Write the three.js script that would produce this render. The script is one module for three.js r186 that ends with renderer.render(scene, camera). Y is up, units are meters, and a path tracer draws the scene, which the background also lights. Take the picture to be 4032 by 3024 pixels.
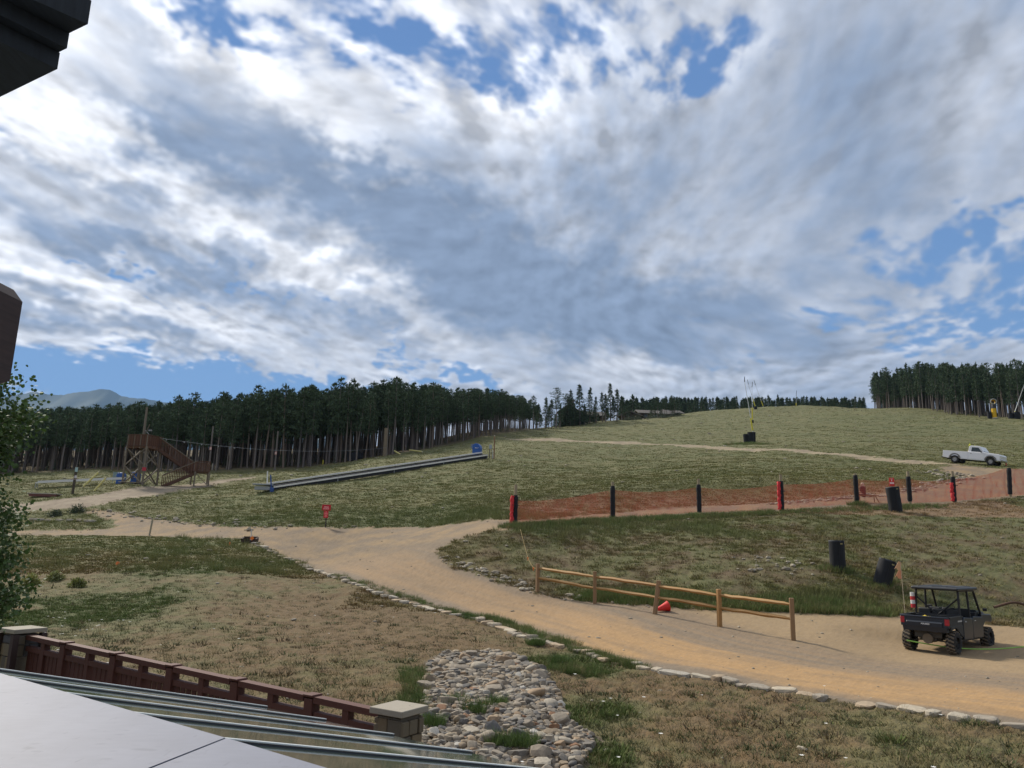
import * as THREE from 'three';
import { mergeGeometries } from 'three/addons/utils/BufferGeometryUtils.js';
import { RoundedBoxGeometry } from 'three/addons/geometries/RoundedBoxGeometry.js';
import { MarchingCubes } from 'three/addons/objects/MarchingCubes.js';
import { createNoise2D, createNoise3D } from 'simplex-noise';

// ---------------------------------------------------------------- camera, exposure, sun
const scene = new THREE.Scene();
const renderer = new THREE.WebGLRenderer({ antialias: true });
renderer.toneMapping = THREE.LinearToneMapping;
renderer.toneMappingExposure = 1.2;
renderer.shadowMap.enabled = true;
const RAD = Math.PI / 180, EYE = 3.6, FOCAL = 3028;   // the photograph is 4032 x 3024 with a focal length of about 3028 of its pixels
const camera = new THREE.PerspectiveCamera(2 * Math.atan(1512 / FOCAL) / RAD, 4 / 3, 0.05, 30000);
camera.rotation.order = 'YXZ';
camera.position.set(0, EYE, 0);
camera.rotation.set(11.8 * RAD, 0, 1.4 * RAD);
camera.updateMatrixWorld(true);

const SUN_AZ = -42 * RAD, SUN_EL = 40 * RAD;          // azimuth from straight ahead, to the left
const sunDir = new THREE.Vector3(Math.sin(SUN_AZ) * Math.cos(SUN_EL), Math.sin(SUN_EL), -Math.cos(SUN_AZ) * Math.cos(SUN_EL));
const sun = new THREE.DirectionalLight(new THREE.Color(1, 0.92, 0.79), 3.9);
sun.position.copy(sunDir).multiplyScalar(300).add(new THREE.Vector3(0, 0, -90));
sun.target.position.set(0, 0, -90);
sun.castShadow = true;
sun.shadow.radius = 14;                                // a veiled sun: soft shadows
sun.shadow.mapSize.set(4096, 4096);
Object.assign(sun.shadow.camera, { left: -180, right: 180, top: 180, bottom: -180, near: 1, far: 700 });
scene.add(sun, sun.target);

// ---------------------------------------------------------------- helpers: numbers
const rng = (seed) => () => { seed = (seed + 0x6d2b79f5) | 0; let t = Math.imul(seed ^ (seed >>> 15), 1 | seed); t = (t + Math.imul(t ^ (t >>> 7), 61 | t)) ^ t; return ((t ^ (t >>> 14)) >>> 0) / 4294967296; };
const clamp = (v, a = 0, b = 1) => Math.min(b, Math.max(a, v));
const lerp = (a, b, t) => a + (b - a) * t;
const smooth = (a, b, v) => { const t = clamp((v - a) / (b - a)); return t * t * (3 - 2 * t); };
const n2 = createNoise2D(rng(11)), n2b = createNoise2D(rng(12)), n3 = createNoise3D(rng(13));
const fbm = (x, y, oct = 4, f = n2) => { let s = 0, a = 0.5; for (let i = 0; i < oct; i++) { s += a * f(x, y); x = x * 2.03 + 17.1; y = y * 2.03 - 9.7; a *= 0.5; } return s; };
const V = (x, y, z) => new THREE.Vector3(x, y, z);
const srgb = (r, g, b) => new THREE.Color().setRGB(r / 255, g / 255, b / 255, THREE.SRGBColorSpace);

// a pixel of the photograph as a direction, and as a point at a given distance ahead
const ray = (px, py) => V((px - 2016) / FOCAL, -(py - 1512) / FOCAL, -1).applyQuaternion(camera.quaternion);
const at = (px, py, ahead) => { const d = ray(px, py); return d.multiplyScalar(ahead / -d.z).add(camera.position); };
const atHeight = (px, py, y) => { const d = ray(px, py); return d.multiplyScalar((y - EYE) / d.y).add(camera.position); };

// ---------------------------------------------------------------- the sky
function makeSky() {
  const W = 4096, H = 2048, data = new Float32Array(W * H * 4);
  const SA = 15 * RAD, ca = Math.cos(SA), sa = Math.sin(SA);            // the cloud streets run towards this azimuth
  const plane = (x, y, z) => { const k = 1 / (y + 0.11), X = x * k, Z = -z * k; return [X * sa + Z * ca, X * ca - Z * sa]; };   // along, across
  const spot = (px, py) => { const d = ray(px, py).normalize(); return plane(d.x, d.y, d.z); };
  const blobs = (list) => list.map(([px, py, rx, ry, tilt, w]) => { const d = ray(px, py).normalize(); return { az: Math.atan2(d.x, -d.z), el: Math.asin(d.y), rx: rx / FOCAL, ry: ry / FOCAL, c: Math.cos(tilt * RAD), s: Math.sin(tilt * RAD), w }; });
  // where the deck of cloud is thin enough to show blue, and where it is thickest, as seen from here: [px, py, half width, half height, tilt, weight]
  const holes = blobs([
    [850, 50, 460, 100, 12, 0.62], [1500, 130, 380, 140, 20, 0.58], [2250, 150, 560, 170, 8, 0.48], [2750, 200, 430, 130, -12, 0.4], [1950, 300, 330, 80, 15, 0.35], [2750, 330, 320, 60, -15, 0.4],
    [3700, 1010, 400, 125, 10, 0.68], [3950, 1190, 340, 95, -5, 0.55], [3350, 1270, 360, 60, 8, 0.42], [3750, 1330, 330, 45, -8, 0.42], [3900, 900, 200, 60, 10, 0.45],
    [300, 1530, 600, 95, 4, 1.4], [900, 1520, 440, 68, 8, 1.25], [1250, 1515, 320, 48, 8, 1.0], [150, 1430, 260, 50, 4, 0.6], [1850, 1505, 230, 36, 6, 0.75], [1600, 1390, 240, 30, 22, 0.4],
    [1000, 1110, 330, 36, 14, 0.5], [450, 1065, 330, 28, 8, 0.5], [1350, 1200, 240, 30, 24, 0.36], [600, 1180, 500, 22, 5, 0.3], [3250, 1210, 260, 40, -8, 0.4],
    [2950, 1400, 220, 30, 0, 0.3], [40, 480, 120, 60, 0, 0.35], [2800, 1240, 260, 60, 10, 0.15],
  ]);
  const thick = blobs([
    [520, 430, 620, 90, 18, 0.42], [1250, 680, 560, 130, 24, 0.58], [600, 780, 620, 70, 6, 0.4], [560, 1000, 560, 70, 8, 0.42], [1900, 1000, 700, 190, 20, 0.6], [2350, 1250, 640, 140, 14, 0.6],
    [2900, 1180, 420, 90, 5, 0.5], [1500, 1300, 560, 60, 16, 0.3], [500, 1300, 620, 45, 8, 0.45], [2600, 700, 900, 160, 12, 0.12], [3500, 480, 700, 240, -20, 0.2], [900, 1420, 500, 30, 8, 0.3],
    [1200, 470, 420, 70, 25, 0.2], [3900, 620, 400, 120, 0, 0.15],
  ]);
  const bright = blobs([
    [350, 620, 520, 110, 16, 0.5], [900, 900, 520, 60, 15, 0.5], [300, 1140, 620, 60, 10, 0.6], [500, 1330, 500, 60, 8, 0.4], [1500, 1180, 520, 60, 26, 0.3], [1000, 280, 620, 120, 22, 0.4], [2500, 1480, 620, 50, 2, 0.3], [3200, 1180, 200, 60, 0, 0.4], [1900, 420, 700, 90, 14, 0.25], [250, 250, 300, 120, 30, 0.4],
  ]);
  const sumOf = (list, az, el) => { let s = 0; for (const h of list) { const x = az - h.az, y = el - h.el; const u = (x * h.c - y * h.s) / h.rx, v = (x * h.s + y * h.c) / h.ry, q = u * u + v * v; if (q < 9) s += h.w * Math.exp(-q * 1.1); } return s; };
  const sunP = plane(sunDir.x, sunDir.y, sunDir.z);
  const zen = [0.08, 0.165, 0.36], hor = [0.19, 0.37, 0.64];
  for (let row = 0; row < H; row++) {
    const el = ((row + 0.5) / H - 0.5) * Math.PI, y = Math.sin(el), c = Math.cos(el);
    for (let col = 0; col < W; col++) {
      const o = (row * W + col) * 4;
      data[o + 3] = 1;
      if (el > 0.96 && col % 4) { for (let i = 0; i < 3; i++) data[o + i] = data[o - 4 + i]; continue; }   // columns crowd together towards the zenith
      if (el < -0.01) { data[o] = 0.2; data[o + 1] = 0.2; data[o + 2] = 0.17; continue; }
      const phi = ((col + 0.5) / W - 0.5) * 2 * Math.PI, x = Math.cos(phi) * c, z = Math.sin(phi) * c, az = Math.atan2(x, -z);
      const cosSun = x * sunDir.x + y * sunDir.y + z * sunDir.z;
      let [a, b] = plane(x, Math.max(y, 0.002), z);
      const wx = n2b(a * 0.45, b * 0.6) * 0.22, wy = n2b(a * 0.45 + 31, b * 0.6 + 7) * 0.16;
      a += wx; b += wy;
      const low = fbm(a * 0.25 + 3, b * 0.7, 2), mid = fbm(a * 0.9 + 9, b * 2.1 + 4, 4), fine = fbm(a * 4.2, b * 6.4, 4, n2b), rip = fbm(a * 2.6 + 40, b * 12 + 3, 3);
      const puff = 1 - 3.2 * Math.abs(fbm(a * 5.5 + 20, b * 6.2 + 8, 4));
      const sl = 0.07 / Math.hypot(sunP[0] - a, sunP[1] - b), ta = a + (sunP[0] - a) * sl, tb = b + (sunP[1] - b) * sl;       // a step towards the sun: the side of a billow that faces it is the bright one
      const relief = (mid - fbm(ta * 0.9 + 9, tb * 2.1 + 4, 4)) * 1.1 + (fine - fbm(ta * 4.2, tb * 6.4, 3, n2b)) * 0.75;
      const jitter = 0.024 * n2(az * 7, el * 11) + 0.014 * n2(az * 21, el * 33) + 0.007 * n2(az * 60, el * 90), jz = az + jitter, je = el + jitter * 0.7;
      const hole = sumOf(holes, jz, je);
      const edge = clamp(hole * 1.6);
      const wisp = fbm(a * 9 + 70, b * 13, 3, n2b);
      const D = 0.66 + 0.2 * low + 0.22 * mid + (0.1 + 0.46 * edge) * fine + (0.02 + 0.2 * edge) * puff + 0.4 * edge * wisp - hole * 1.15;
      const alpha = smooth(-0.14, 0.54, D);
      const T = 0.66 + 0.26 * low + 0.46 * mid + 0.2 * fine + 0.12 * rip + sumOf(thick, jz, je) * 1.05 - sumOf(bright, jz, je) * 1.0 - edge * 0.3;
      const shade = smooth(0.1, 1.3, T);
      const glow = Math.exp(-(1 - cosSun) * 6), wide = Math.exp(-(1 - cosSun) * 1.5);
      const k = Math.pow(1 - clamp(y), 3.0), form = clamp(1 + relief * (0.7 - 0.45 * shade) * (0.55 + 0.45 * wide + 0.5 * n2b(a * 0.6 + 8, b * 0.9)) + 0.12 * rip * (1 - shade) + 0.1 * fine + 0.2 * wisp * (1 - 0.5 * shade) + 0.05 * puff * (1 - shade), 0.62, 1.5);
      for (let i = 0; i < 3; i++) {
        const clear = lerp(zen[i], hor[i], k) * (1 + 0.3 * wide);
        const lit = [0.53, 0.545, 0.585][i] * (1 + [1.0, 0.95, 0.85][i] * glow + 0.18 * wide), grey = [0.195, 0.25, 0.35][i] * (1 + 0.2 * wide);
        data[o + i] = lerp(clear, lerp(lit, grey, shade) * form, Math.min(alpha, 0.97));
      }
    }
  }
  const t = new THREE.DataTexture(data, W, H, THREE.RGBAFormat, THREE.FloatType);
  t.mapping = THREE.EquirectangularReflectionMapping; t.magFilter = THREE.LinearFilter; t.minFilter = THREE.LinearFilter; t.needsUpdate = true;
  return t;
}
scene.background = makeSky();
scene.environment = scene.background;

// ---------------------------------------------------------------- helpers: objects
const taken = new Map();
const numbered = (name) => { const n = taken.get(name) ?? 0; taken.set(name, n + 1); return n ? `${name}_${String(n).padStart(3, '0')}` : name; };
const shade = (o) => { o.castShadow = true; o.receiveShadow = true; return o; };
function tag(o, label, category, group, kind) { if (label) o.userData.label = label; if (category) o.userData.category = category; if (group) o.userData.group = group; if (kind) o.userData.kind = kind; return o; }
function thing(name, label, category, pos = [0, 0, 0], turn = 0, group) {
  const o = new THREE.Group(); o.name = numbered(name); o.position.set(...(pos.isVector3 ? pos.toArray() : pos)); o.rotation.y = turn; scene.add(o);
  return tag(o, label, category, group);
}
function part(name, geo, mat, parent) {
  const list = Array.isArray(geo) ? geo : [geo];
  const m = shade(new THREE.Mesh(list.length > 1 ? merge(list) : list[0], mat)); m.name = name;
  if (parent === undefined) { m.name = numbered(name); scene.add(m); } else parent.add(m);
  return m;
}
const merge = (list) => { const plain = list.map((g) => { let q = g.index ? g.toNonIndexed() : g; for (const k of Object.keys(q.attributes)) if (!['position', 'normal', 'uv', 'color'].includes(k)) q.deleteAttribute(k); return q; }); const keep = ['position', 'normal', 'uv', 'color'].filter((k) => plain.every((g) => g.attributes[k])); plain.forEach((g) => { for (const k of Object.keys(g.attributes)) if (!keep.includes(k)) g.deleteAttribute(k); }); return mergeGeometries(plain); };
const box = (w, h, d, x = 0, y = 0, z = 0) => new THREE.BoxGeometry(w, h, d).translate(x, y, z);
const rbox = (w, h, d, r = 0.02, x = 0, y = 0, z = 0, seg = 2) => new RoundedBoxGeometry(w, h, d, seg, Math.min(r, w / 2.01, h / 2.01, d / 2.01)).translate(x, y, z);
// a bar from a to b, round (sides > 4) or square
function bar(a, b, w, d = w, sides = 0) {
  const len = a.distanceTo(b), g = sides ? new THREE.CylinderGeometry(d / 2, w / 2, len, sides) : new THREE.BoxGeometry(w, len, d);
  const dir = b.clone().sub(a).normalize(), q = new THREE.Quaternion();
  if (sides) q.setFromUnitVectors(V(0, 1, 0), dir);
  else { const x = Math.abs(dir.y) > 0.999 ? V(1, 0, 0) : V(dir.z, 0, -dir.x).normalize(), z = x.clone().cross(dir); q.setFromRotationMatrix(new THREE.Matrix4().makeBasis(x, dir, z)); }
  return g.applyMatrix4(new THREE.Matrix4().compose(a.clone().add(b).multiplyScalar(0.5), q, V(1, 1, 1)));
}
const tube = (pts, r, seg = 24, sides = 6) => new THREE.TubeGeometry(new THREE.CatmullRomCurve3(pts), seg, r, sides);
const lathe = (pts, seg = 20) => new THREE.LatheGeometry(pts.map(([r, y]) => new THREE.Vector2(r, y)), seg);
const mat = (r, g, b, rough = 0.8, more = {}) => new THREE.MeshStandardMaterial({ color: new THREE.Color().setRGB(r, g, b), roughness: rough, ...more });
function grain(size, f, opt = {}) {                      // a computed texture: f(x, y) gives rgb, 0..1, linear in its colour space
  const d = new Uint8Array(size * size * 4);
  for (let y = 0; y < size; y++) for (let x = 0; x < size; x++) { const c = f(x / size, y / size), o = (y * size + x) * 4; for (let i = 0; i < 3; i++) d[o + i] = clamp(c.length ? c[i] : c) * 255; d[o + 3] = 255; }
  const t = new THREE.DataTexture(d, size, size); t.wrapS = t.wrapT = THREE.RepeatWrapping; t.magFilter = THREE.LinearFilter; t.minFilter = THREE.LinearMipmapLinearFilter; t.generateMipmaps = true;
  if (opt.srgb) t.colorSpace = THREE.SRGBColorSpace; t.needsUpdate = true; return t;
}
// noise that repeats over one tile
const tiled = (x, y, f, seed = 0) => { const a = x * 2 * Math.PI, b = y * 2 * Math.PI, r = f / (2 * Math.PI); return n3(Math.cos(a) * r + seed, Math.sin(a) * r, Math.cos(b) * r) * 0.6 + n3(Math.sin(b) * r + 9 + seed, Math.cos(a) * r, Math.sin(a) * r + 3) * 0.6; };

// ---------------------------------------------------------------- the lie of the land, read off the photograph column by column: [row, metres ahead]; {z, h}: hidden ground, height against the eye
const COLS = [
  [0, [[2600, 18], [2400, 27], [2250, 37], [2110, 52], [2080, 56], [2000, 64], [1930, 74], [1890, 88], [1868, 105], { z: 150, h: 14 }, { z: 300, h: 30 }]],
  [400, [[2600, 18.5], [2450, 25], [2300, 33], [2180, 42], [2110, 50], [2090, 53], [2022, 60], [1990, 63], [1948, 70], [1915, 76], [1882, 90], [1850, 105], { z: 150, h: 15 }, { z: 300, h: 31 }]],
  [800, [[2700, 15.9], [2500, 22], [2350, 29], [2220, 38], [2125, 47], [2105, 50], [2062, 54.5], [2020, 60], [1960, 68], [1912, 80], [1880, 90], [1855, 100], { z: 150, h: 15.5 }, { z: 300, h: 32 }]],
  [1200, [[2750, 15], [2550, 20.5], [2400, 28], [2300, 34], [2222, 41], [2150, 45.5], [2078, 50], [2000, 58], [1930, 66.5], [1880, 80], [1840, 103], { z: 150, h: 16.5 }, { z: 300, h: 33 }]],
  [1600, [[2750, 15.2], [2550, 21], [2372, 30], [2300, 33], [2200, 38], [2120, 44], [2077, 49], [2000, 56], [1900, 70], [1850, 80], [1805, 92], [1784, 108], { z: 160, h: 20 }, { z: 300, h: 34 }]],
  [2000, [[2750, 15.4], [2480, 25], [2400, 28.5], [2290, 32.5], [2200, 35.5], [2077, 40], [2060, 42.2], [2042, 44], [1950, 57], [1850, 76], [1790, 92], [1730, 122], [1688, 148], { z: 200, h: 28 }, { z: 320, h: 38 }]],
  [2400, [[2610, 19.9], [2500, 23.5], [2376, 29.3], [2350, 30.5], [2250, 33.5], [2150, 38], [2040, 45], [2025, 47.2], [2012, 49], [1930, 55], [1880, 68], [1800, 92], [1743, 118], [1705, 150], [1680, 171], [1658, 190], { z: 250, h: 36 }, { z: 330, h: 42 }]],
  [2800, [[2670, 18], [2560, 22], [2465, 25.6], [2400, 28], [2340, 29.5], [2200, 34.5], [2100, 40], [2020, 47], [1998, 50], [1983, 52], [1895, 58], [1850, 70], [1758, 110], [1668, 170], [1640, 193], [1618, 215], { z: 265, h: 43.5 }, { z: 340, h: 50 }]],
  [3200, [[2735, 16.6], [2620, 20.5], [2520, 23.8], [2440, 27], [2400, 28.5], [2250, 32], [2120, 39], [2000, 47], [1975, 50], [1942, 54], [1900, 57], [1850, 70], [1778, 90], [1690, 140], [1645, 175], [1620, 196], [1600, 215], { z: 265, h: 45 }, { z: 340, h: 52 }]],
  [3600, [[2800, 15.2], [2650, 19.9], [2540, 25.2], [2480, 26.5], [2410, 29], [2300, 31.5], [2150, 38], [1985, 49], [1938, 54], [1893, 60], [1815, 76], [1700, 125], [1645, 165], [1608, 195], { z: 260, h: 44 }, { z: 340, h: 52 }]],
  [4032, [[2860, 14.1], [2700, 18.1], [2580, 23.4], [2500, 26.5], [2445, 29], [2300, 32.5], [2100, 41], [1953, 53], [1900, 59], [1850, 66], [1832, 70], [1750, 100], [1649, 150], { z: 220, h: 40 }, { z: 320, h: 52 }]],
];
function pchip(xs, ys) {
  const n = xs.length, h = [], d = [], m = new Array(n).fill(0);
  for (let i = 0; i < n - 1; i++) { h.push(xs[i + 1] - xs[i]); d.push((ys[i + 1] - ys[i]) / h[i]); }
  m[0] = d[0]; m[n - 1] = d[n - 2];
  for (let i = 1; i < n - 1; i++) if (d[i - 1] * d[i] > 0) { const a = 2 * h[i] + h[i - 1], b = h[i] + 2 * h[i - 1]; m[i] = (a + b) / (a / d[i - 1] + b / d[i]); }
  return (x) => {
    if (x <= xs[0]) return ys[0]; if (x >= xs[n - 1]) return ys[n - 1];
    let i = 0; while (x > xs[i + 1]) i++;
    const t = (x - xs[i]) / h[i], t2 = t * t, t3 = t2 * t;
    return (2 * t3 - 3 * t2 + 1) * ys[i] + (t3 - 2 * t2 + t) * h[i] * m[i] + (3 * t2 - 2 * t3) * ys[i + 1] + (t3 - t2) * h[i] * m[i + 1];
  };
}
const ROWS = 900, LZ0 = Math.log(1), LZ1 = Math.log(400);
const table = COLS.map(([px, list]) => {
  const L = [[0, -3.15], [Math.log(10.5), -3.15]], U = [];
  for (const e of list) {
    if (Array.isArray(e)) { const p = at(px, e[0], e[1]); L.push([Math.log(e[1]), p.y - EYE]); U.push([Math.log(e[1]), p.x / e[1]]); } else L.push([Math.log(e.z), e.h]);
  }
  const f = pchip(L.map((q) => q[0]), L.map((q) => q[1])), g = pchip(U.map((q) => q[0]), U.map((q) => q[1]));
  const hs = new Float64Array(ROWS + 1), us = new Float64Array(ROWS + 1);
  for (let i = 0; i <= ROWS; i++) { const l = lerp(LZ0, LZ1, i / ROWS); hs[i] = f(l); us[i] = g(l); }
  return { hs, us };
});
const us_ = new Float64Array(COLS.length), hs_ = new Float64Array(COLS.length), ms_ = new Float64Array(COLS.length);
function baseHeight(x, z) {                               // z: metres ahead
  const ahead = Math.max(z, 1), u = x / ahead, n = COLS.length;
  const r = clamp((Math.log(ahead) - LZ0) / (LZ1 - LZ0)) * ROWS, i = Math.min(ROWS - 1, Math.floor(r)), t = r - i;
  for (let c = 0; c < n; c++) { us_[c] = lerp(table[c].us[i], table[c].us[i + 1], t); hs_[c] = lerp(table[c].hs[i], table[c].hs[i + 1], t); }
  if (u <= us_[0]) return EYE + hs_[0]; if (u >= us_[n - 1]) return EYE + hs_[n - 1];
  let c = 0; while (u > us_[c + 1]) c++;
  const slope = (k) => (hs_[k + 1] - hs_[k]) / (us_[k + 1] - us_[k]);
  const tang = (k) => { if (k <= 0) return slope(0); if (k >= n - 1) return slope(n - 2); const a = slope(k - 1), b = slope(k); return a * b > 0 ? 2 * a * b / (a + b) : 0; };
  const hh = us_[c + 1] - us_[c], s = (u - us_[c]) / hh, s2 = s * s, s3 = s2 * s;
  return EYE + (2 * s3 - 3 * s2 + 1) * hs_[c] + (s3 - 2 * s2 + s) * hh * tang(c) + (3 * s2 - 2 * s3) * hs_[c + 1] + (s3 - s2) * hh * tang(c + 1);
}
function groundAt(px, py, h = baseHeight) {               // where the line of sight through a pixel meets the land
  const d = ray(px, py); d.divideScalar(-d.z);
  let lo = 2;
  for (let z = 3; z < 395; z *= 1.008) { if (EYE + d.y * z < h(d.x * z, z)) { let a = lo, b = z; for (let k = 0; k < 20; k++) { const m = (a + b) / 2; if (EYE + d.y * m < h(d.x * m, m)) b = m; else a = m; } return [d.x * b, b]; } lo = z; }
  return [d.x * 390, 390];
}
const onLand = (list) => list.map(([px, py]) => groundAt(px, py));
const inside = (poly, x, z) => { let c = false; for (let i = 0, j = poly.length - 1; i < poly.length; j = i++) { const [xi, zi] = poly[i], [xj, zj] = poly[j]; if ((zi > z) !== (zj > z) && x < ((xj - xi) * (z - zi)) / (zj - zi) + xi) c = !c; } return c; };
const boxed = (poly) => { const xs = poly.map((p) => p[0]), zs = poly.map((p) => p[1]); poly.lo = [Math.min(...xs) - 1, Math.min(...zs) - 1]; poly.hi = [Math.max(...xs) + 1, Math.max(...zs) + 1]; return poly; };
const within = (poly, x, z) => x > poly.lo[0] && x < poly.hi[0] && z > poly.lo[1] && z < poly.hi[1] && inside(poly, x, z);
const toLine = (line, x, z) => { let best = 1e9, along = 0, run = 0, at_ = 0; for (let i = 0; i < line.length - 1; i++) { const [ax, az] = line[i], [bx, bz] = line[i + 1], dx = bx - ax, dz = bz - az, l2 = dx * dx + dz * dz, t = clamp(((x - ax) * dx + (z - az) * dz) / l2), q = Math.hypot(x - ax - t * dx, z - az - t * dz); if (q < best) { best = q; at_ = run + t * Math.sqrt(l2); } run += Math.sqrt(l2); } return [best, at_]; };

const borderPx = [[985, 2128], [1050, 2160], [1180, 2215], [1330, 2275], [1480, 2330], [1600, 2372], [1750, 2410], [1900, 2440], [2000, 2480], [2100, 2517], [2200, 2540], [2300, 2572], [2400, 2606], [2600, 2642], [2750, 2664], [2900, 2692], [3000, 2712], [3200, 2738], [3400, 2772], [3600, 2802], [3800, 2834], [4032, 2866], [4300, 2900]];
const border = onLand(borderPx);
const roadPoly = boxed(onLand([...borderPx.slice().reverse(), [850, 2119], [600, 2112], [300, 2109], [100, 2108], [-250, 2108], [-250, 2088], [160, 2088], [420, 2084], [470, 2062], [420, 2042], [330, 2022], [360, 2000], [470, 2016], [560, 2035], [690, 2052], [800, 2064], [900, 2074], [1100, 2074], [1300, 2076], [1600, 2072], [1820, 2060], [2040, 2050], [2250, 2033], [2500, 2012], [2800, 1990], [3050, 1978], [3200, 1967], [3350, 1952], [3560, 1932], [3680, 1905], [3800, 1880], [3740, 1862], [3690, 1842], [3760, 1833], [3880, 1842], [4032, 1848], [4400, 1852], [4400, 1945], [4032, 1953], [3975, 1962], [3755, 1983], [3580, 1990], [3370, 1997], [3080, 2015], [2755, 2026], [2415, 2046], [2150, 2066], [2000, 2085], [1900, 2098], [1800, 2127], [1735, 2160], [1728, 2190], [1800, 2238], [1950, 2285], [2080, 2325], [2200, 2352], [2400, 2368], [2650, 2384], [2850, 2394], [3100, 2412], [3300, 2420], [3500, 2428], [3700, 2440], [3850, 2458], [4032, 2475], [4300, 2490]]));
const pathPoly = boxed(onLand([[-250, 1985], [180, 1975], [360, 1952], [470, 1932], [560, 1918], [700, 1910], [860, 1893], [1000, 1880], [1010, 1884], [880, 1902], [760, 1922], [640, 1942], [520, 1962], [400, 1985], [330, 2000], [-250, 2012]]));
const trailPoly = boxed(onLand([[1990, 1727], [2200, 1730], [2500, 1740], [2750, 1754], [3000, 1766], [3300, 1788], [3500, 1806], [3700, 1825], [3800, 1834], [3680, 1834], [3480, 1815], [3280, 1797], [3000, 1775], [2750, 1762], [2500, 1747], [2200, 1736], [1990, 1731]]));
const rockPoly = boxed(onLand([[1690, 2610], [1740, 2582], [1830, 2568], [1960, 2570], [2030, 2590], [2130, 2630], [2165, 2690], [2200, 2740], [2215, 2790], [2250, 2850], [2330, 2900], [2335, 2950], [2290, 3010], [2280, 3080], [1700, 3080], [1650, 2990], [1655, 2880], [1672, 2760], [1680, 2680]]));
const islandPoly = boxed(onLand([[-250, 2082], [-250, 2018], [330, 2008], [400, 2046], [430, 2064], [300, 2082]]));
// blobs of lusher (w > 0) or barer (w < 0) growth: [px, py, radius in metres, w]
const growth = [[2480, 2345, 2.2, 1], [2650, 2362, 1.6, 0.8], [3050, 2385, 2.4, 0.9], [3300, 2390, 2.2, 0.7], [1660, 2690, 0.9, 0.8], [1650, 2780, 0.8, 0.8], [2230, 2610, 1.0, 1], [2330, 2640, 1.1, 0.8], [2150, 2600, 0.7, 0.7], [2380, 2780, 0.9, 0.7], [2280, 2830, 0.8, 0.8], [2480, 2790, 0.9, 0.6], [2360, 2980, 1.0, 0.6], [150, 2330, 3.2, 0.5], [300, 2450, 4, 0.35], [100, 2420, 3.5, 0.55], [700, 2170, 6, 0.3], [900, 2200, 5, 0.25], [1000, 2060, 4, 0.5], [1500, 2050, 8, 0.7], [1700, 2060, 5, 0.6], [2200, 2075, 3, 0.6], [2100, 2085, 2, 0.6], [2600, 2060, 4, 0.5], [3200, 2120, 5, 0.4], [3500, 2230, 2.4, 0.5], [3350, 2250, 1.6, 0.35], [3500, 1650, 22, 0.6], [3800, 1690, 20, 0.6], [2920, 1748, 5, 0.8], [900, 2030, 4, 0.5], [600, 2010, 5, 0.4], [1300, 1880, 10, -0.4], [1700, 1890, 8, -0.4], [3000, 2250, 4, -0.7], [3400, 2180, 4, -0.2], [3800, 2250, 4, -0.6], [3900, 2050, 5, -0.6], [3960, 2180, 6, -0.8], [4010, 2330, 4, -0.7], [2700, 2260, 4, -0.45], [2400, 2280, 3, -0.35], [1900, 2150, 3, -0.3], [1500, 2600, 4, -0.5], [1100, 2450, 5, -0.4], [2800, 2850, 3, -0.4], [3300, 2900, 3, -0.3], [2500, 2700, 2, -0.5], [1300, 2420, 4, -0.5], [60, 2400, 1.0, -1.2], [600, 2330, 6, 0.2], [300, 2600, 5, 0.25], [800, 2520, 4, 0.2], [500, 2440, 5, 0.2], [1000, 2330, 5, 0.2], [1200, 2650, 3, 0.3], [3000, 2960, 3, 0.4], [3700, 2990, 3, 0.35], [3700, 1860, 3, -0.8], [1750, 1780, 7, -0.5], [2250, 1785, 8, -0.5]]
  .map(([px, py, r, w]) => { const [x, z] = groundAt(px, py); return { x, z, r, w }; });
const lush = (x, z) => { let s = 0; for (const b of growth) { const q = ((x - b.x) ** 2 + (z - b.z) ** 2) / (b.r * b.r); if (q < 5) s += b.w * Math.exp(-q); } return s + 0.75 * fbm(x * 0.13 + 4, z * 0.13, 3) + 0.35 * fbm(x * 0.7, z * 0.7 + 9, 2, n2b); };
const GROUND = 0, ROAD = 1, PATH = 2, TRAIL = 3, ROCKS = 4;
function zoneAt(x, z) {
  const j = 0.16 + z * 0.004, jx = x + j * n2(x * 1.1, z * 1.1) + 0.12 * n2(x * 4, z * 4), jz = z + j * n2b(x * 1.1, z * 1.1) + 0.12 * n2b(x * 4, z * 4);
  if (within(rockPoly, jx, jz)) return ROCKS;
  if (within(roadPoly, jx, jz)) return ROAD;
  if (within(pathPoly, jx, jz)) return PATH;
  if (within(trailPoly, jx, jz)) return TRAIL;
  return GROUND;
}
const crest = onLand([[2034, 2068], [2415, 2040], [2755, 2022], [3080, 2012], [3370, 1994], [3580, 1986], [3755, 1980], [3975, 1959], [4300, 1935]]);
function landHeight(x, z, zone) {
  const s = smooth(6, 14, z);
  const rough = zone === ROAD || zone === PATH ? 0.25 : 1;
  return baseHeight(x, z) + s * rough * (0.05 * fbm(x * 0.5, z * 0.5, 3) + smooth(40, 80, z) * 0.35 * fbm(x * 0.07 + 8, z * 0.07, 3) + 0.03 * n2b(x * 2.1, z * 2.1) * smooth(75, 35, z) + (zone === GROUND ? 0.02 * n2(x * 7, z * 7) * smooth(30, 16, z) : 0));
}
const land = (x, z) => landHeight(x, z, ROAD);           // for standing things on
const P = (px, py, dy = 0) => { const [x, z] = groundAt(px, py); return V(x, landHeight(x, z, zoneAt(x, z)) + dy, -z); };

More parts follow.
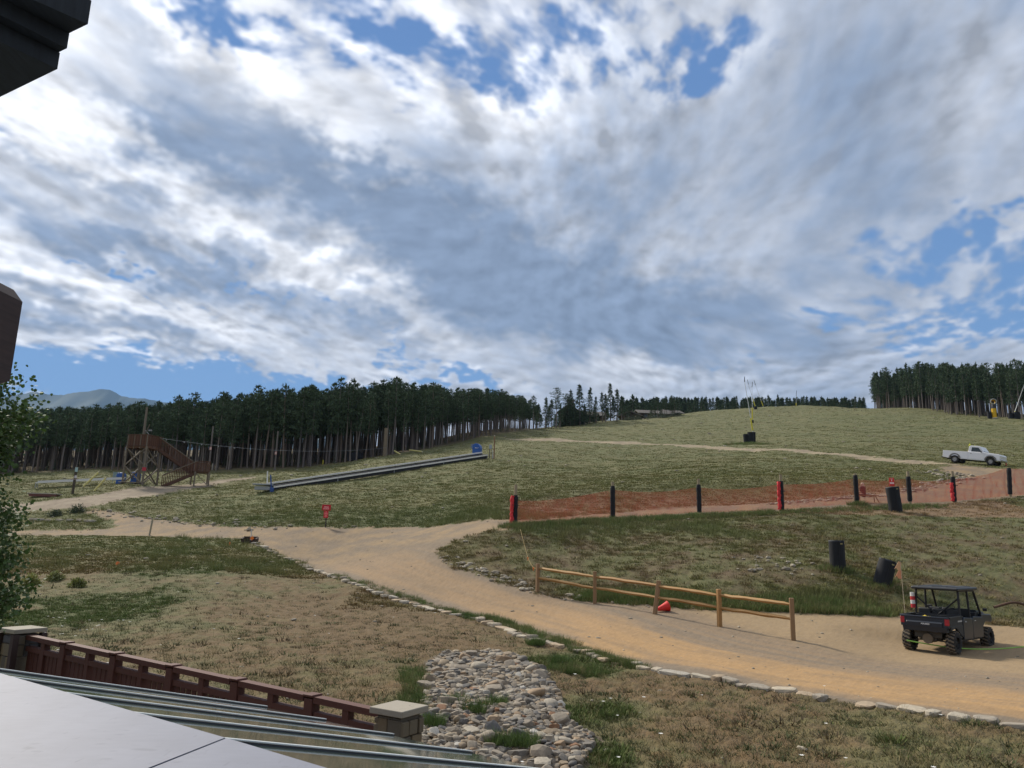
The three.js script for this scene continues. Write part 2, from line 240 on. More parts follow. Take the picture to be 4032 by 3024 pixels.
// colours of the soil, linear
const C = (r, g, b) => [r, g, b], mix3 = (a, b, t) => [lerp(a[0], b[0], t), lerp(a[1], b[1], t), lerp(a[2], b[2], t)];
const OCHRE = C(0.45, 0.275, 0.12), GRAVEL = C(0.225, 0.174, 0.12), LOT = C(0.345, 0.242, 0.13), SOIL = C(0.15, 0.094, 0.039), PALE = C(0.178, 0.12, 0.053), GREEN = C(0.085, 0.105, 0.034), OLIVE = C(0.116, 0.13, 0.042), STRAW = C(0.175, 0.158, 0.064), UMBER = C(0.12, 0.092, 0.055), REDSOIL = C(0.27, 0.165, 0.095);
function soil(x, z, zone) {
  const a = fbm(x * 0.35, z * 0.35, 4), b = fbm(x * 2.2 + 3, z * 2.2, 3, n2b), c = n2(x * 9, z * 9) * 0.5 + n2b(x * 17, z * 17) * 0.5;
  let k;
  if (zone === ROAD) {
    const [d, s] = toLine(border, x, z), w = d + 0.7 * fbm(s * 0.12, d * 0.6, 3) + 0.15 * b;
    const far = smooth(36, 44, z), track = Math.max(smooth(0.5, 0.2, Math.abs(Math.abs(d - 2.3 - 0.5 * Math.sin(s * 0.09)) - 0.8)), 0.8 * smooth(0.45, 0.18, Math.abs(Math.abs(d - 5.2 + 0.6 * Math.sin(s * 0.11)) - 0.8))) * clamp(0.5 + 1.4 * n2(s * 0.25, d)), rut = n2(s * 0.05, d * 2.6) * 0.5 + n2b(s * 0.12, d * 5) * 0.35;
    k = mix3(GRAVEL, OCHRE, smooth(0.4, 1.3, w) * clamp(0.92 + 0.5 * rut) * lerp(1, 0.45, smooth(21, 33, z)));
    k = mix3(k, GRAVEL, smooth(3.3, 4.3, w) * clamp(0.75 + 0.5 * rut));
    k = mix3(k, LOT, smooth(6.0, 7.5, w));
    const up = mix3(mix3(LOT, GRAVEL, clamp(0.62 + 1.1 * a + 0.5 * rut)), SOIL, 0.15);
    k = mix3(k, up, far); k = mix3(k, mix3(UMBER, GRAVEL, 0.65), track * 0.3 * (1 - far * 0.3)); k = mix3(k, GRAVEL, smooth(0.25, 0.6, b + 0.4 * c) * 0.35);
  } else if (zone === PATH) k = mix3(GRAVEL, C(0.32, 0.26, 0.18), clamp(0.5 + a + 0.3 * b));
  else if (zone === TRAIL) k = mix3(C(0.35, 0.28, 0.175), GRAVEL, clamp(0.3 + a + 0.4 * b));
  else if (zone === ROCKS) k = mix3(UMBER, GRAVEL, clamp(0.4 + b));
  else {
    const g = lush(x, z), lawn = 1 - smooth(34, 48, z), hill = smooth(50, 62, z);
    const dry = mix3(mix3(SOIL, PALE, clamp(0.35 + 0.9 * a + 0.4 * b)), mix3(UMBER, SOIL, 0.5), smooth(0.0, 0.45, b) * 0.6);
    const grassy = mix3(OLIVE, STRAW, clamp(0.42 + 1.1 * a + 0.35 * b));
    const bank = mix3(mix3(mix3(UMBER, SOIL, 0.45), OLIVE, clamp(0.6 + a + 0.6 * b)), PALE, smooth(0.1, 0.5, c * 0.5 + b) * 0.3);
    const bankness = (1 - hill) * smooth(-8, 2, x) * smooth(26, 30, z);
    k = mix3(mix3(grassy, dry, lawn * clamp(0.78 - 0.7 * g + 0.5 * fbm(x * 0.9, z * 0.9 + 40, 3))), bank, bankness * 0.85);
    k = mix3(k, mix3(GREEN, OLIVE, clamp(0.35 + b)), smooth(0.1, 0.9, g) * 0.75);
    if (hill > 0) k = mix3(k, mix3(STRAW, OLIVE, clamp(0.45 + 0.9 * fbm(x * 0.05, z * 0.16, 3))), hill * 0.45);
    const above = toLine(crest, x, z)[0];                // the cut bank above the road is bare reddish earth
    if (z > 45 && z < 62 && x > 0 && x < 32) k = mix3(k, REDSOIL, smooth(9, 4.5, above) * smooth(0.4, -0.4, g - 0.3) * 0.7);
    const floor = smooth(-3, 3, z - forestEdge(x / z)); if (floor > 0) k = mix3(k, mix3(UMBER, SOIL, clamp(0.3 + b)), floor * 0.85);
  }
  const q = 1 - 0.55 * smooth(45, 80, z), v = 1 + (0.16 * c + 0.1 * b) * q;
  return [k[0] * v, k[1] * v, k[2] * v];
}
const edgePts = [[-60, 1868, 105], [0, 1868, 105], [400, 1850, 105], [800, 1855, 100], [1200, 1840, 103], [1600, 1784, 108], [1850, 1742, 125], [2090, 1700, 142]].map(([px, py, z]) => { const p = at(px, py, z); return [p.x / z, z]; });
function forestEdge(u) { if (u > edgePts[edgePts.length - 1][0]) return 1e4; if (u < edgePts[0][0]) return edgePts[0][1]; let i = 0; while (u > edgePts[i + 1][0]) i++; return lerp(edgePts[i][1], edgePts[i + 1][1], (u - edgePts[i][0]) / (edgePts[i + 1][0] - edgePts[i][0])); }

function makeLand() {
  const us = [], zs = [];
  for (let u = -3; u < -0.8; u += 0.1) us.push(u);
  for (let u = -0.8; u < 0.8; u += 0.0024) us.push(u);
  for (let u = 0.8; u <= 3.01; u += 0.1) us.push(u);
  for (let z = 1; z < 6; z *= 1.2) zs.push(z);
  for (let z = 6; z < 230; z *= 1.0066) zs.push(z);
  for (let z = 230; z < 9000; z *= 1.12) zs.push(z);
  const nu = us.length, nz = zs.length, pos = new Float32Array(nu * nz * 3), col = new Float32Array(nu * nz * 3), uv = new Float32Array(nu * nz * 2), zone = new Uint8Array(nu * nz);
  for (let j = 0, o = 0; j < nz; j++) for (let i = 0; i < nu; i++, o++) {
    const z = zs[j], x = us[i] * z, f = Math.abs(us[i]) < 0.82 && z < 240;
    zone[o] = f ? zoneAt(x, z) : GROUND;
    const far = smooth(400, 2500, z);
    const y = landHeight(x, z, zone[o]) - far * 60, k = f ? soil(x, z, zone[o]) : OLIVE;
    pos.set([x, y, -z], o * 3); col.set(k, o * 3); uv.set([x / 2.4, z / 2.4], o * 2);
  }
  const idx = [[], [], [], [], []];
  for (let j = 0; j < nz - 1; j++) for (let i = 0; i < nu - 1; i++) {
    const a = j * nu + i, b = a + 1, c = a + nu, d = c + 1;
    for (const t of [[a, b, d], [a, d, c]]) { const q = t.map((v) => zone[v]); idx[q[0] === q[1] ? q[0] : q[2]].push(...t); }
  }
  const fineGrain = grain(512, (x, y) => { const v = 0.86 + 0.07 * tiled(x, y, 40) + 0.09 * tiled(x, y, 110, 5) + 0.06 * tiled(x, y, 14, 9); return [v, v, v]; });
  const reliefs = grain(512, (x, y) => 0.5 + 0.2 * tiled(x, y, 30, 2) + 0.25 * tiled(x, y, 80, 7));
  const gravel = grain(512, (x, y) => { const p = tiled(x, y, 150, 3), v = 0.86 + 0.05 * tiled(x, y, 30) + 0.1 * p; return [v, v, v]; });
  const grass = new THREE.MeshStandardMaterial({ vertexColors: true, map: fineGrain, bumpMap: reliefs, bumpScale: 0.03, roughness: 1 });
  const dirt = new THREE.MeshStandardMaterial({ vertexColors: true, map: gravel, bumpMap: gravel, bumpScale: 0.015, roughness: 1 });
  const names = [['ground', grass], ['dirt_road', dirt], ['gravel_path', dirt], ['hillside_trail', dirt], ['rock_bed_soil', dirt]];
  const normalOf = new THREE.BufferGeometry(); normalOf.setAttribute('position', new THREE.BufferAttribute(pos, 3)); normalOf.setIndex(idx.flat().length ? new THREE.BufferAttribute(Uint32Array.from([].concat(...idx)), 1) : null); normalOf.computeVertexNormals();
  names.forEach(([name, m], n) => {
    const g = new THREE.BufferGeometry(), remap = new Int32Array(nu * nz).fill(-1), list = [], ii = new Uint32Array(idx[n].length);
    idx[n].forEach((v, k) => { if (remap[v] < 0) { remap[v] = list.length; list.push(v); } ii[k] = remap[v]; });
    const take = (src, w) => { const a = new Float32Array(list.length * w); list.forEach((v, k) => { for (let c = 0; c < w; c++) a[k * w + c] = src[v * w + c]; }); return new THREE.BufferAttribute(a, w); };
    g.setAttribute('position', take(pos, 3)); g.setAttribute('normal', take(normalOf.attributes.normal.array, 3)); g.setAttribute('uv', take(uv, 2)); g.setAttribute('color', take(col, 3)); g.setIndex(new THREE.BufferAttribute(ii, 1));
    const o = part(name, g, m); o.userData.kind = 'structure';
    o.userData.label = ['sloping grass and bare soil hillside below the forest', 'wide tan dirt road curving past the split rail fence', 'pale gravel path leading to the wooden tower', 'narrow dirt trail crossing the grassy hillside', 'bare soil beneath the river rock bed'][n];
  });
}
makeLand();
const yard = part('building_terrace', box(160, 0.2, 60, 0, EYE - 3.42, 28.9), mat(0.13, 0.12, 0.105, 1)); yard.userData.kind = 'structure'; yard.userData.label = 'flat ground around the building';

// ---------------------------------------------------------------- pines
const needleMat = new THREE.MeshStandardMaterial({ vertexColors: true, roughness: 0.9, side: THREE.DoubleSide });
const barkTex = grain(256, (x, y) => { const v = 0.72 + 0.2 * tiled(x * 2, y, 30, 4) + 0.12 * tiled(x, y, 60, 8); return [v, v, v]; });
const barkMat = mat(0.235, 0.2, 0.18, 0.95, { map: barkTex });
const barkMats = [barkMat, mat(0.28, 0.235, 0.2, 0.95, { map: barkTex }), mat(0.19, 0.165, 0.155, 0.95, { map: barkTex }), mat(0.25, 0.19, 0.15, 0.95, { map: barkTex })];
function tri(out, col, p, dir, side, len, wid, c) {
  const a = p.clone().addScaledVector(side, wid), b = p.clone().addScaledVector(side, -wid), t = p.clone().addScaledVector(dir, len);
  out.push(a.x, a.y, a.z, b.x, b.y, b.z, t.x, t.y, t.z); for (let i = 0; i < 3; i++) col.push(...c);
}
const soup = (out, col) => { const g = new THREE.BufferGeometry(); g.setAttribute('position', new THREE.Float32BufferAttribute(out, 3)); g.setAttribute('color', new THREE.Float32BufferAttribute(col, 3)); g.computeVertexNormals(); return g; };
const randDir = (r) => { const z = r() * 2 - 1, a = r() * 6.2832, s = Math.sqrt(1 - z * z); return V(s * Math.cos(a), z, s * Math.sin(a)); };
function makePine(seed, style) {                          // 10 m tall, scaled when planted
  const r = rng(seed), H = 10, out = [], col = [], trunkParts = [];
  const lodge = style === 'lodgepole', c0 = lodge ? 0.33 + r() * 0.22 : style === 'spruce' ? 0.1 + r() * 0.1 : 0.3 + r() * 0.1;
  const maxR = lodge ? 1.05 + r() * 0.35 : style === 'spruce' ? 1.35 : 1.2;
  const bend = V((r() - 0.5) * 0.5, 0, (r() - 0.5) * 0.5);
  const axis = (t) => V(bend.x * t * t + 0.06 * Math.sin(t * 5 + seed), t * H, bend.z * t * t);
  const rt = (t) => lerp(0.125, 0.022, Math.pow(t, 0.9));
  for (let i = 0; i < 8; i++) trunkParts.push(bar(axis(i / 8), axis((i + 1) / 8 + 0.004), rt(i / 8) * 2, rt((i + 1) / 8) * 2, 7));
  if (lodge) for (let i = 0; i < 9; i++) { const t = 0.2 + r() * (c0 - 0.15), a = r() * 6.28, p = axis(t); trunkParts.push(bar(p, p.clone().add(V(Math.cos(a) * (0.3 + r() * 0.6), 0.05 - r() * 0.2, Math.sin(a) * (0.3 + r() * 0.6))), 0.035, 0.012, 4)); }
  const whorls = lodge ? 17 : style === 'spruce' ? 24 : 19;
  for (let w = 0; w < whorls; w++) {
    const f = (w + r() * 0.6) / whorls, t = lerp(c0, 0.985, f);
    let R = lodge ? maxR * Math.pow(Math.sin(Math.PI * clamp(0.12 + f * 0.86)), 0.75) * (0.75 + 0.5 * r()) : maxR * (1 - f * 0.93) * (0.7 + 0.5 * r()) * (style === 'mixed' ? clamp(0.55 + f * 2) : 1);
    R = Math.max(R, 0.16);
    const n = lodge ? 5 + Math.floor(r() * 3) : 6 + Math.floor(r() * 3);
    for (let b = 0; b < n; b++) {
      if (r() < 0.13) continue;
      const a = (b + r() * 0.8) / n * 6.283 + w * 1.7, len = R * (0.6 + 0.55 * r()), rise = lodge ? 0.35 - 0.5 * (1 - f) + r() * 0.25 : -0.3 + 0.45 * f + r() * 0.15, base = axis(t);
      const d = V(Math.cos(a), rise, Math.sin(a)).normalize(), steps = Math.max(2, Math.round(len * 3.4));
      const tone = 0.62 + 0.7 * r();
      for (let s = 1; s <= steps; s++) {
        const q = s / steps, p = base.clone().addScaledVector(d, len * q).add(V((r() - 0.5) * 0.16, (r() - 0.5) * 0.2 - (lodge ? 0 : 0.14 * q * q), (r() - 0.5) * 0.16));
        const k = tone * (0.8 + 0.4 * r()), c = [0.085 * k, 0.128 * k, 0.068 * k];
        for (let m = 0; m < 9; m++) {
          const dir = d.clone().multiplyScalar(0.55).add(randDir(r)).add(V(0, lodge ? 0.35 : 0.05, 0)).normalize(), side = dir.clone().cross(randDir(r)).normalize();
          tri(out, col, p, dir, side, 0.15 + r() * 0.22, 0.03 + r() * 0.04, c);
        }
      }
    }
  }
  const tipP = axis(0.95); for (let m = 0; m < 14; m++) { const dir = V((r() - 0.5) * 0.7, 1, (r() - 0.5) * 0.7).normalize(); tri(out, col, tipP.clone().add(V(0, r() * 0.35, 0)), dir, dir.clone().cross(randDir(r)).normalize(), 0.4, 0.06, [0.08, 0.12, 0.064]); }
  return { trunk: merge(trunkParts), crown: soup(out, col) };
}
const PINES = { lodgepole: [1, 2, 3, 4, 5, 6, 7].map((s) => makePine(s * 31, 'lodgepole')), spruce: [1, 2, 3].map((s) => makePine(s * 77 + 5, 'spruce')), mixed: [1, 2, 3].map((s) => makePine(s * 53 + 9, 'mixed')) };
const pineProto = new Map();
function plantPine(style, k, x, y, z, height, turn, lean, label, group, girth = 1) {
  const v = PINES[style][k % PINES[style].length], o = thing('pine_tree', label, 'tree', [x, y, z], 0, group), w = height / 10, wide = w * girth * (0.9 + 0.25 * ((k * 0.37) % 1));
  o.rotation.set(lean[0], turn, lean[1]); o.scale.set(wide, w, wide);
  part('trunk', v.trunk, barkMats[k % 4], o); part('crown', v.crown, needleMat, o);
  return o;
}
const bulk = {};
const bulkPine = (style, k, x, y, z, height, turn, girth = 1) => { const key = style + (k % PINES[style].length); (bulk[key] ??= []).push(new THREE.Matrix4().compose(V(x, y, z), new THREE.Quaternion().setFromEuler(new THREE.Euler(0, turn, (k % 7 - 3) * 0.008)), V(height / 10 * girth, height / 10, height / 10 * girth))); };
{
  const r = rng(404);
  const topAt = (u) => { const px = 2016 + u * 3028 * 0.96; return px < 500 ? 8.3 : px < 1300 ? lerp(8.3, 10.6, (px - 500) / 800) : px < 1600 ? lerp(10.6, 10, (px - 1300) / 300) : lerp(10, 6.1, clamp((px - 1600) / 480)); };
  const spots = [], far = (x, z, d) => spots.every(([a, b]) => (a - x) ** 2 + (b - z) ** 2 > d * d);
  const LEFT = 'bare trunked pine at the front of the dense stand behind the wooden tower', gLeft = 'pines along the front of the forest behind the tower';
  let n = 0;
  for (let tries = 0; tries < 6000 && n < 128; tries++) {
    const u = lerp(-0.72, edgePts[edgePts.length - 1][0] - 0.002, r()), z = forestEdge(u) + r() * r() * 9, x = u * z;
    if (!far(x, z, 0.62)) continue; spots.push([x, z]); n++;
    const h = topAt(u) * (r() < 0.1 ? 1.1 + 0.08 * r() : 0.76 + 0.34 * r());
    plantPine('lodgepole', Math.floor(r() * 70), x, land(x, z) - 0.15, -z, h, r() * 6.28, [(r() - 0.5) * 0.07, (r() - 0.5) * 0.09], LEFT, gLeft);
  }
  for (let k = 0; k < 2250; k++) {
    const u = lerp(-1.0, edgePts[edgePts.length - 1][0] + 0.01, r()), z = forestEdge(Math.min(u, edgePts[edgePts.length - 1][0] - 1e-3)) + 4 + r() * 46, x = u * z;
    bulkPine('lodgepole', Math.floor(r() * 70), x, land(x, z) - 0.15, -z, topAt(u) * (0.8 + 0.34 * r()), r() * 6.28);
  }
  for (let k = 0; k < 260; k++) { const u = lerp(-0.74, edgePts[edgePts.length - 1][0], r()), z = forestEdge(Math.min(u, edgePts[edgePts.length - 1][0] - 1e-3)) + 0.5 + r() * 14, x = u * z; bulkPine(k % 2 ? 'mixed' : 'spruce', k, x, land(x, z) - 0.1, -z, 0.5 + 2.2 * r() * r(), r() * 6.28); }
  // the loose group of trees round the houses on the skyline
  const houseTrees = [[2190, 1523, 1686, 'lodgepole'], [2148, 1562, 1690, 'mixed'], [2172, 1570, 1690, 'mixed'], [2122, 1585, 1694, 'mixed'], [2205, 1585, 1684, 'mixed'], [2230, 1550, 1678, 'lodgepole'], [2250, 1532, 1676, 'mixed'], [2262, 1590, 1676, 'spruce'], [2283, 1511, 1674, 'spruce'], [2321, 1524, 1669, 'spruce'], [2303, 1588, 1672, 'spruce'], [2347, 1560, 1667, 'mixed'], [2373, 1543, 1664, 'mixed'], [2384, 1549, 1664, 'mixed'], [2404, 1509, 1660, 'spruce'], [2418, 1560, 1660, 'mixed'], [2430, 1529, 1660, 'mixed'], [2448, 1558, 1657, 'mixed'], [2464, 1553, 1654, 'lodgepole'], [2509, 1561, 1650, 'lodgepole'], [2538, 1554, 1648, 'lodgepole'], [2545, 1565, 1648, 'lodgepole'], [2560, 1562, 1646, 'lodgepole'], [2578, 1566, 1645, 'lodgepole'], [2590, 1561, 1645, 'lodgepole'], [2616, 1563, 1642, 'lodgepole'], [2645, 1556, 1640, 'lodgepole'], [2657, 1562, 1640, 'lodgepole']];
  houseTrees.forEach(([px, top, base, style], k) => {
    const p = P(px, base), h = (base - top) * -p.z / FOCAL * 1.04;
    plantPine(style, k, p.x, p.y - 0.2, p.z, h, k * 2.1, [0, 0], style === 'spruce' ? 'dark layered spruce standing taller than its neighbours beside the houses on the skyline' : style === 'mixed' ? 'bushy dark conifer with branches almost to the ground beside the houses' : 'slim pine with a bare lower trunk beside the houses on the skyline', 'trees round the houses on the skyline', style === 'lodgepole' ? 1.25 : 1.5);
  });
  for (let k = 0; k < 36; k++) {
    const px = lerp(2094, 2480, r() * (0.6 + 0.4 * r())), base = lerp(1696, 1655, (px - 2104) / 376) - r() * 3, p = P(px, base), h = (base - lerp(1575, 1625, r())) * -p.z / FOCAL;
    plantPine(r() < 0.5 ? 'spruce' : 'mixed', Math.floor(r() * 40), p.x, p.y - 0.2, p.z - 1 - r() * 6, h, r() * 6.28, [0, 0], 'short dark conifer filling the thicket in front of the houses', 'low conifers in front of the houses', 1.6);
  }
  for (let k = 0; k < 12; k++) {
    const px = lerp(2455, 2670, (k + r() * 0.7) / 12), base = lerp(1656, 1639, (px - 2455) / 215), p = P(px, base), h = (base - lerp(1572, 1606, r())) * -p.z / FOCAL;
    plantPine(r() < 0.6 ? 'mixed' : 'lodgepole', Math.floor(r() * 40), p.x, p.y - 0.2, p.z - r() * 3, h, r() * 6.28, [0, 0], 'young pine growing close before the low grey roofed houses', 'young pines before the low houses', 1.5);
  }
  for (let k = 0; k < 38; k++) {
    const px = lerp(2480, 3396, (k + r() * 0.8) / 38), z = 238 + r() * 38, top = lerp(1546, 1556, r()) + (px > 3200 ? 8 : 0) + r() * 18, p = at(px, top, z), y = land(p.x, z);
    plantPine(r() < 0.6 ? 'mixed' : 'spruce', Math.floor(r() * 50), p.x, y - 0.3, -z, clamp(p.y - y, 5, 16), r() * 6.28, [0, 0], 'small dark conifer in the row along the far hill crest', 'conifers along the far crest', 1.5);
  }
  for (let k = 0; k < 240; k++) { const px = lerp(2440, 3400, r()), z = 270 + r() * 40, p = at(px, 1558 + r() * 24, z), y = land(p.x, z); bulkPine('mixed', k, p.x, y - 0.3, -z, clamp(p.y - y, 5, 16), r() * 6.28, 1.7); }
  // the stand at the right
  const rightEdge = [[3424, 1598, 215], [3600, 1606, 195], [3720, 1626, 178], [3800, 1634, 170], [4032, 1651, 150], [4500, 1670, 128]].map(([px, py, z]) => { const p = at(px, py, z); return [p.x, z]; });
  let m = 0; const mine = [];
  for (let tries = 0; tries < 3000 && m < 58; tries++) {
    const s = r() * 4.3, i = Math.min(4, Math.floor(s)), t = s - i, x = lerp(rightEdge[i][0], rightEdge[i + 1][0], t) + r() * r() * 9, z = lerp(rightEdge[i][1], rightEdge[i + 1][1], t) + r() * r() * 9;
    if (!mine.every(([a, b]) => (a - x) ** 2 + (b - z) ** 2 > 0.9)) continue; mine.push([x, z]); m++;
    plantPine(r() < 0.5 ? 'lodgepole' : 'mixed', Math.floor(r() * 60), x, land(x, z) - 0.2, -z, 11 * (0.86 + 0.28 * r()), r() * 6.28, [(r() - 0.5) * 0.03, (r() - 0.5) * 0.03], 'tall pine at the front edge of the stand behind the yellow snow gun', 'pines along the front of the stand behind the yellow snow gun');
  }
  for (let k = 0; k < 460; k++) { const s = r() * 4.6, i = Math.min(4, Math.floor(s)), t = s - i, d = 4 + r() * 46, x = lerp(rightEdge[i][0], rightEdge[i + 1][0], t) + d * 0.45, z = lerp(rightEdge[i][1], rightEdge[i + 1][1], t) + d * 0.8; bulkPine(k % 2 ? 'lodgepole' : 'mixed', k, x, land(x, z) - 0.2, -z, 11 * (0.84 + 0.3 * r()), r() * 6.28); }
  const wood = thing('pine_forest', 'mass of pines filling the depth of the forest', 'forest'); wood.userData.kind = 'stuff';
  for (const [key, list] of Object.entries(bulk)) {
    const v = PINES[key.replace(/\d+$/, '')][+key.match(/\d+$/)[0]];
    for (const [name, geo, m2] of [['trunks', v.trunk, barkMat], ['crowns', v.crown, needleMat]]) { const im = shade(new THREE.InstancedMesh(geo, m2, list.length)); list.forEach((x, i) => im.setMatrixAt(i, x)); im.name = name; im.userData.kind = 'stuff'; wood.add(im); }
  }
}
// ---------------------------------------------------------------- the aspen by the house, leaf by leaf
const leafMat = new THREE.MeshPhysicalMaterial({ vertexColors: true, roughness: 0.75, side: THREE.DoubleSide, transmission: 0.25, thickness: 0 });
function makeAspen() {
  const r = rng(9), base = at(-325, 2300, 11.5), foot = V(base.x, land(base.x, 11.5), -11.5), o = thing('aspen_tree', 'leafy green aspen tree beside the red brown timber post', 'tree', foot);
  const H = 5.0, wood = [], out = [], col = [], axis = (t) => V(0.25 * Math.sin(t * 2.2), t * H, 0.2 * t);
  for (let i = 0; i < 8; i++) wood.push(bar(axis(i / 8), axis((i + 1) / 8 + 0.005), 0.17 * (1 - i / 9), 0.17 * (1 - (i + 1) / 9), 8));
  part('trunk', wood, mat(0.42, 0.40, 0.34, 0.9, { map: barkTex }), o);
  const limbs = [];
  for (let b = 0; b < 46; b++) {
    const t = 0.28 + 0.7 * (b / 46), a = b * 2.4 + r(), L = (1.42 * Math.pow(1 - t, 0.3) + 0.22) * (0.7 + 0.45 * r()) * (Math.abs(t - 0.62) < 0.06 ? 0.6 : 1), p0 = axis(t), d = V(Math.cos(a), 0.45 + r() * 0.4, Math.sin(a)).normalize();
    const p1 = p0.clone().addScaledVector(d, L * 0.6), p2 = p0.clone().addScaledVector(d, L).add(V(0, 0.1, 0));
    limbs.push(bar(p0, p1, 0.035, 0.02, 5), bar(p1, p2, 0.02, 0.006, 4));
    const n = Math.round(L * 620);
    for (let k = 0; k < n; k++) {
      const q = 0.25 + 0.8 * r(), p = p0.clone().lerp(p2, q).addScaledVector(randDir(r), 0.08 + 0.3 * r()), nrm = randDir(r).add(V(0, 0.5, 0.3)).normalize(), e1 = nrm.clone().cross(randDir(r)).normalize(), e2 = nrm.clone().cross(e1), s = 0.02 + r() * 0.012, tone = 0.7 + 0.7 * r(), c = [0.062 * tone, 0.115 * tone, 0.025 * tone];
      const ring = [0, 1, 2, 3, 4].map((j) => { const w = j * 1.2566, rr = j === 0 ? 1.35 : 1; return p.clone().addScaledVector(e1, Math.cos(w) * s * rr).addScaledVector(e2, Math.sin(w) * s * rr); });
      for (const [i, j, l] of [[0, 1, 2], [0, 2, 3], [0, 3, 4]]) { for (const v of [ring[i], ring[j], ring[l]]) { out.push(v.x, v.y, v.z); col.push(...c); } }
    }
  }
  part('limbs', limbs, mat(0.36, 0.33, 0.26, 0.9), o); part('crown', soup(out, col), leafMat, o);
}
makeAspen();
// ---------------------------------------------------------------- shrubs
function makeShrub(px, py, wide, high, label, tint, seed, group) {
  const r = rng(seed), p = P(px, py), o = thing('shrub', label, 'shrub', [p.x, p.y - 0.05, p.z], 0, group), out = [], col = [], stems = [];
  for (let b = 0; b < 9; b++) { const a = b * 0.7, d = V(Math.cos(a) * wide * 0.35, high * 0.7, Math.sin(a) * wide * 0.35); stems.push(bar(V(0, 0, 0), d, 0.03, 0.012, 4)); }
  for (let k = 0; k < 900; k++) { const d = randDir(r); d.y = Math.abs(d.y); const q = Math.pow(r(), 0.4), lump = 0.75 + 0.35 * n3(d.x * 2 + seed, d.y * 2, d.z * 2), c0 = V(d.x * wide / 2, d.y * high, d.z * wide / 2).multiplyScalar(q * lump), dir = randDir(r).add(d).normalize(), t = 0.6 + 0.8 * r(); tri(out, col, c0, dir, dir.clone().cross(randDir(r)).normalize(), 0.11, 0.035, tint.map((v) => v * t)); }
  part('stem', stems, mat(0.2, 0.15, 0.1, 1), o); part('foliage', soup(out, col), leafMat, o); return o;
}
makeShrub(303, 2018, 1.5, 0.85, 'round dark green shrub on the grassy island by the dirt road, larger of two', [0.05, 0.075, 0.03], 3);
makeShrub(222, 2028, 1.5, 0.6, 'low dark green shrub on the grassy island, smaller and nearer the aspen', [0.045, 0.07, 0.03], 4);
makeShrub(120, 2300, 0.9, 0.55, 'yellow flowering bush in the lawn below the aspen', [0.26, 0.27, 0.07], 6);
makeShrub(215, 2285, 0.8, 0.5, 'pale yellow flowering bush in the lawn, beside the first yellow bush', [0.26, 0.28, 0.1], 7);
makeShrub(305, 2310, 0.7, 0.45, 'small yellow green bush among the white flowers in the lawn', [0.2, 0.22, 0.06], 8);

// ---------------------------------------------------------------- the building that the picture is taken from: eaves, timber post, metal roof, glass roof, patio fence
const woodTex = grain(256, (x, y) => { const v = 0.74 + 0.14 * tiled(x, y * 0.2, 40, 6) + 0.12 * tiled(x * 3, y * 0.1, 60, 2); return [v, v, v]; });
const redWood = mat(0.125, 0.04, 0.027, 0.7, { map: woodTex }), redTop = mat(0.125, 0.04, 0.027, 0.7, { map: woodTex }), darkWood = mat(0.035, 0.045, 0.055, 0.8, { map: woodTex }), brownWood = mat(0.075, 0.045, 0.04, 0.75, { map: woodTex });
const plumb = (p, px, py) => { const d = ray(px, py); return EYE + d.y * Math.hypot(p.x, p.z) / Math.hypot(d.x, d.z); };   // height on the plumb line through p that the pixel's row reaches
function prism(pts, y0, y1) { const s = new THREE.Shape(pts.map((p) => new THREE.Vector2(p.x, -p.z))); return new THREE.ExtrudeGeometry(s, { depth: y1 - y0, bevelEnabled: false }).rotateX(-Math.PI / 2).translate(0, y0, 0); }
{
  const lodge = thing('lodge_building', 'dark timber lodge corner with stepped eaves and red brown post', 'building');
  let y = EYE + 1.9;
  const layer = (corner, left, inner, top) => {
    const A = atHeight(...corner, y), B = atHeight(...left, y), Cc = atHeight(...inner, y), far = B.clone().sub(A).multiplyScalar(3).add(A), far2 = Cc.clone().sub(A).multiplyScalar(4).add(A);
    const y1 = plumb(A, ...top); part('eave_layer', prism([A, far, far.clone().add(far2).sub(A), far2], y, y1 - 0.003), darkWood, lodge); y = y1; return A;
  };
  layer([226, 272], [0, 382], [0, 164], [235, 205]);
  layer([264, 190], [40, 299], [0, 58], [276, 130]);
  layer([346, 95], [120, 205], [133, 0], [362, 0]);
  const roofA = at(362, -40, 3), roofTop = y;
  part('wall', box(0.3, 6.5, 5, -4.6, EYE + 0.1, -0.3), brownWood, lodge);
  part('rear_wall', box(12, 6.5, 0.3, 0, EYE + 0.1, 2.6), brownWood, lodge);
  // the timber post at the left with its chamfered head
  const q = at(46, 1300, 2.3), w = 0.15, h0 = at(40, 1500, 2.3).y, h1 = at(60, 1122, 2.3).y;
  const post = new THREE.ExtrudeGeometry(new THREE.Shape([[-w / 2, h0 - 0.03], [w / 2, h0 + 0.02], [w / 2, h1 - 0.035], [w / 2 - 0.03, h1], [-w / 2 + 0.03, h1], [-w / 2, h1 - 0.03]].map(([a, b]) => new THREE.Vector2(a, b))), { depth: w, bevelEnabled: true, bevelSize: 0.008, bevelThickness: 0.008, bevelSegments: 1 });
  const edge = at(71, 1300, 2.375).x;
  part('timber_post', post.translate(edge - w / 2 - 0.008, 0, -2.3 - w / 2), brownWood, lodge);
  part('timber_beam', box(3, 0.16, 0.1, edge - w - 1.5 - 0.02, h1 - 0.16, -2.3), brownWood, lodge);
  part('timber_beam', box(3, 0.12, 0.1, edge - w - 1.5 - 0.02, h0 + 0.1, -2.3), brownWood, lodge);
}
const AZ = 35.5 * RAD, nrm = V(Math.sin(AZ), 0, -Math.cos(AZ)), along = V(-Math.cos(AZ), 0, -Math.sin(AZ));      // away from the building, and along it to the left
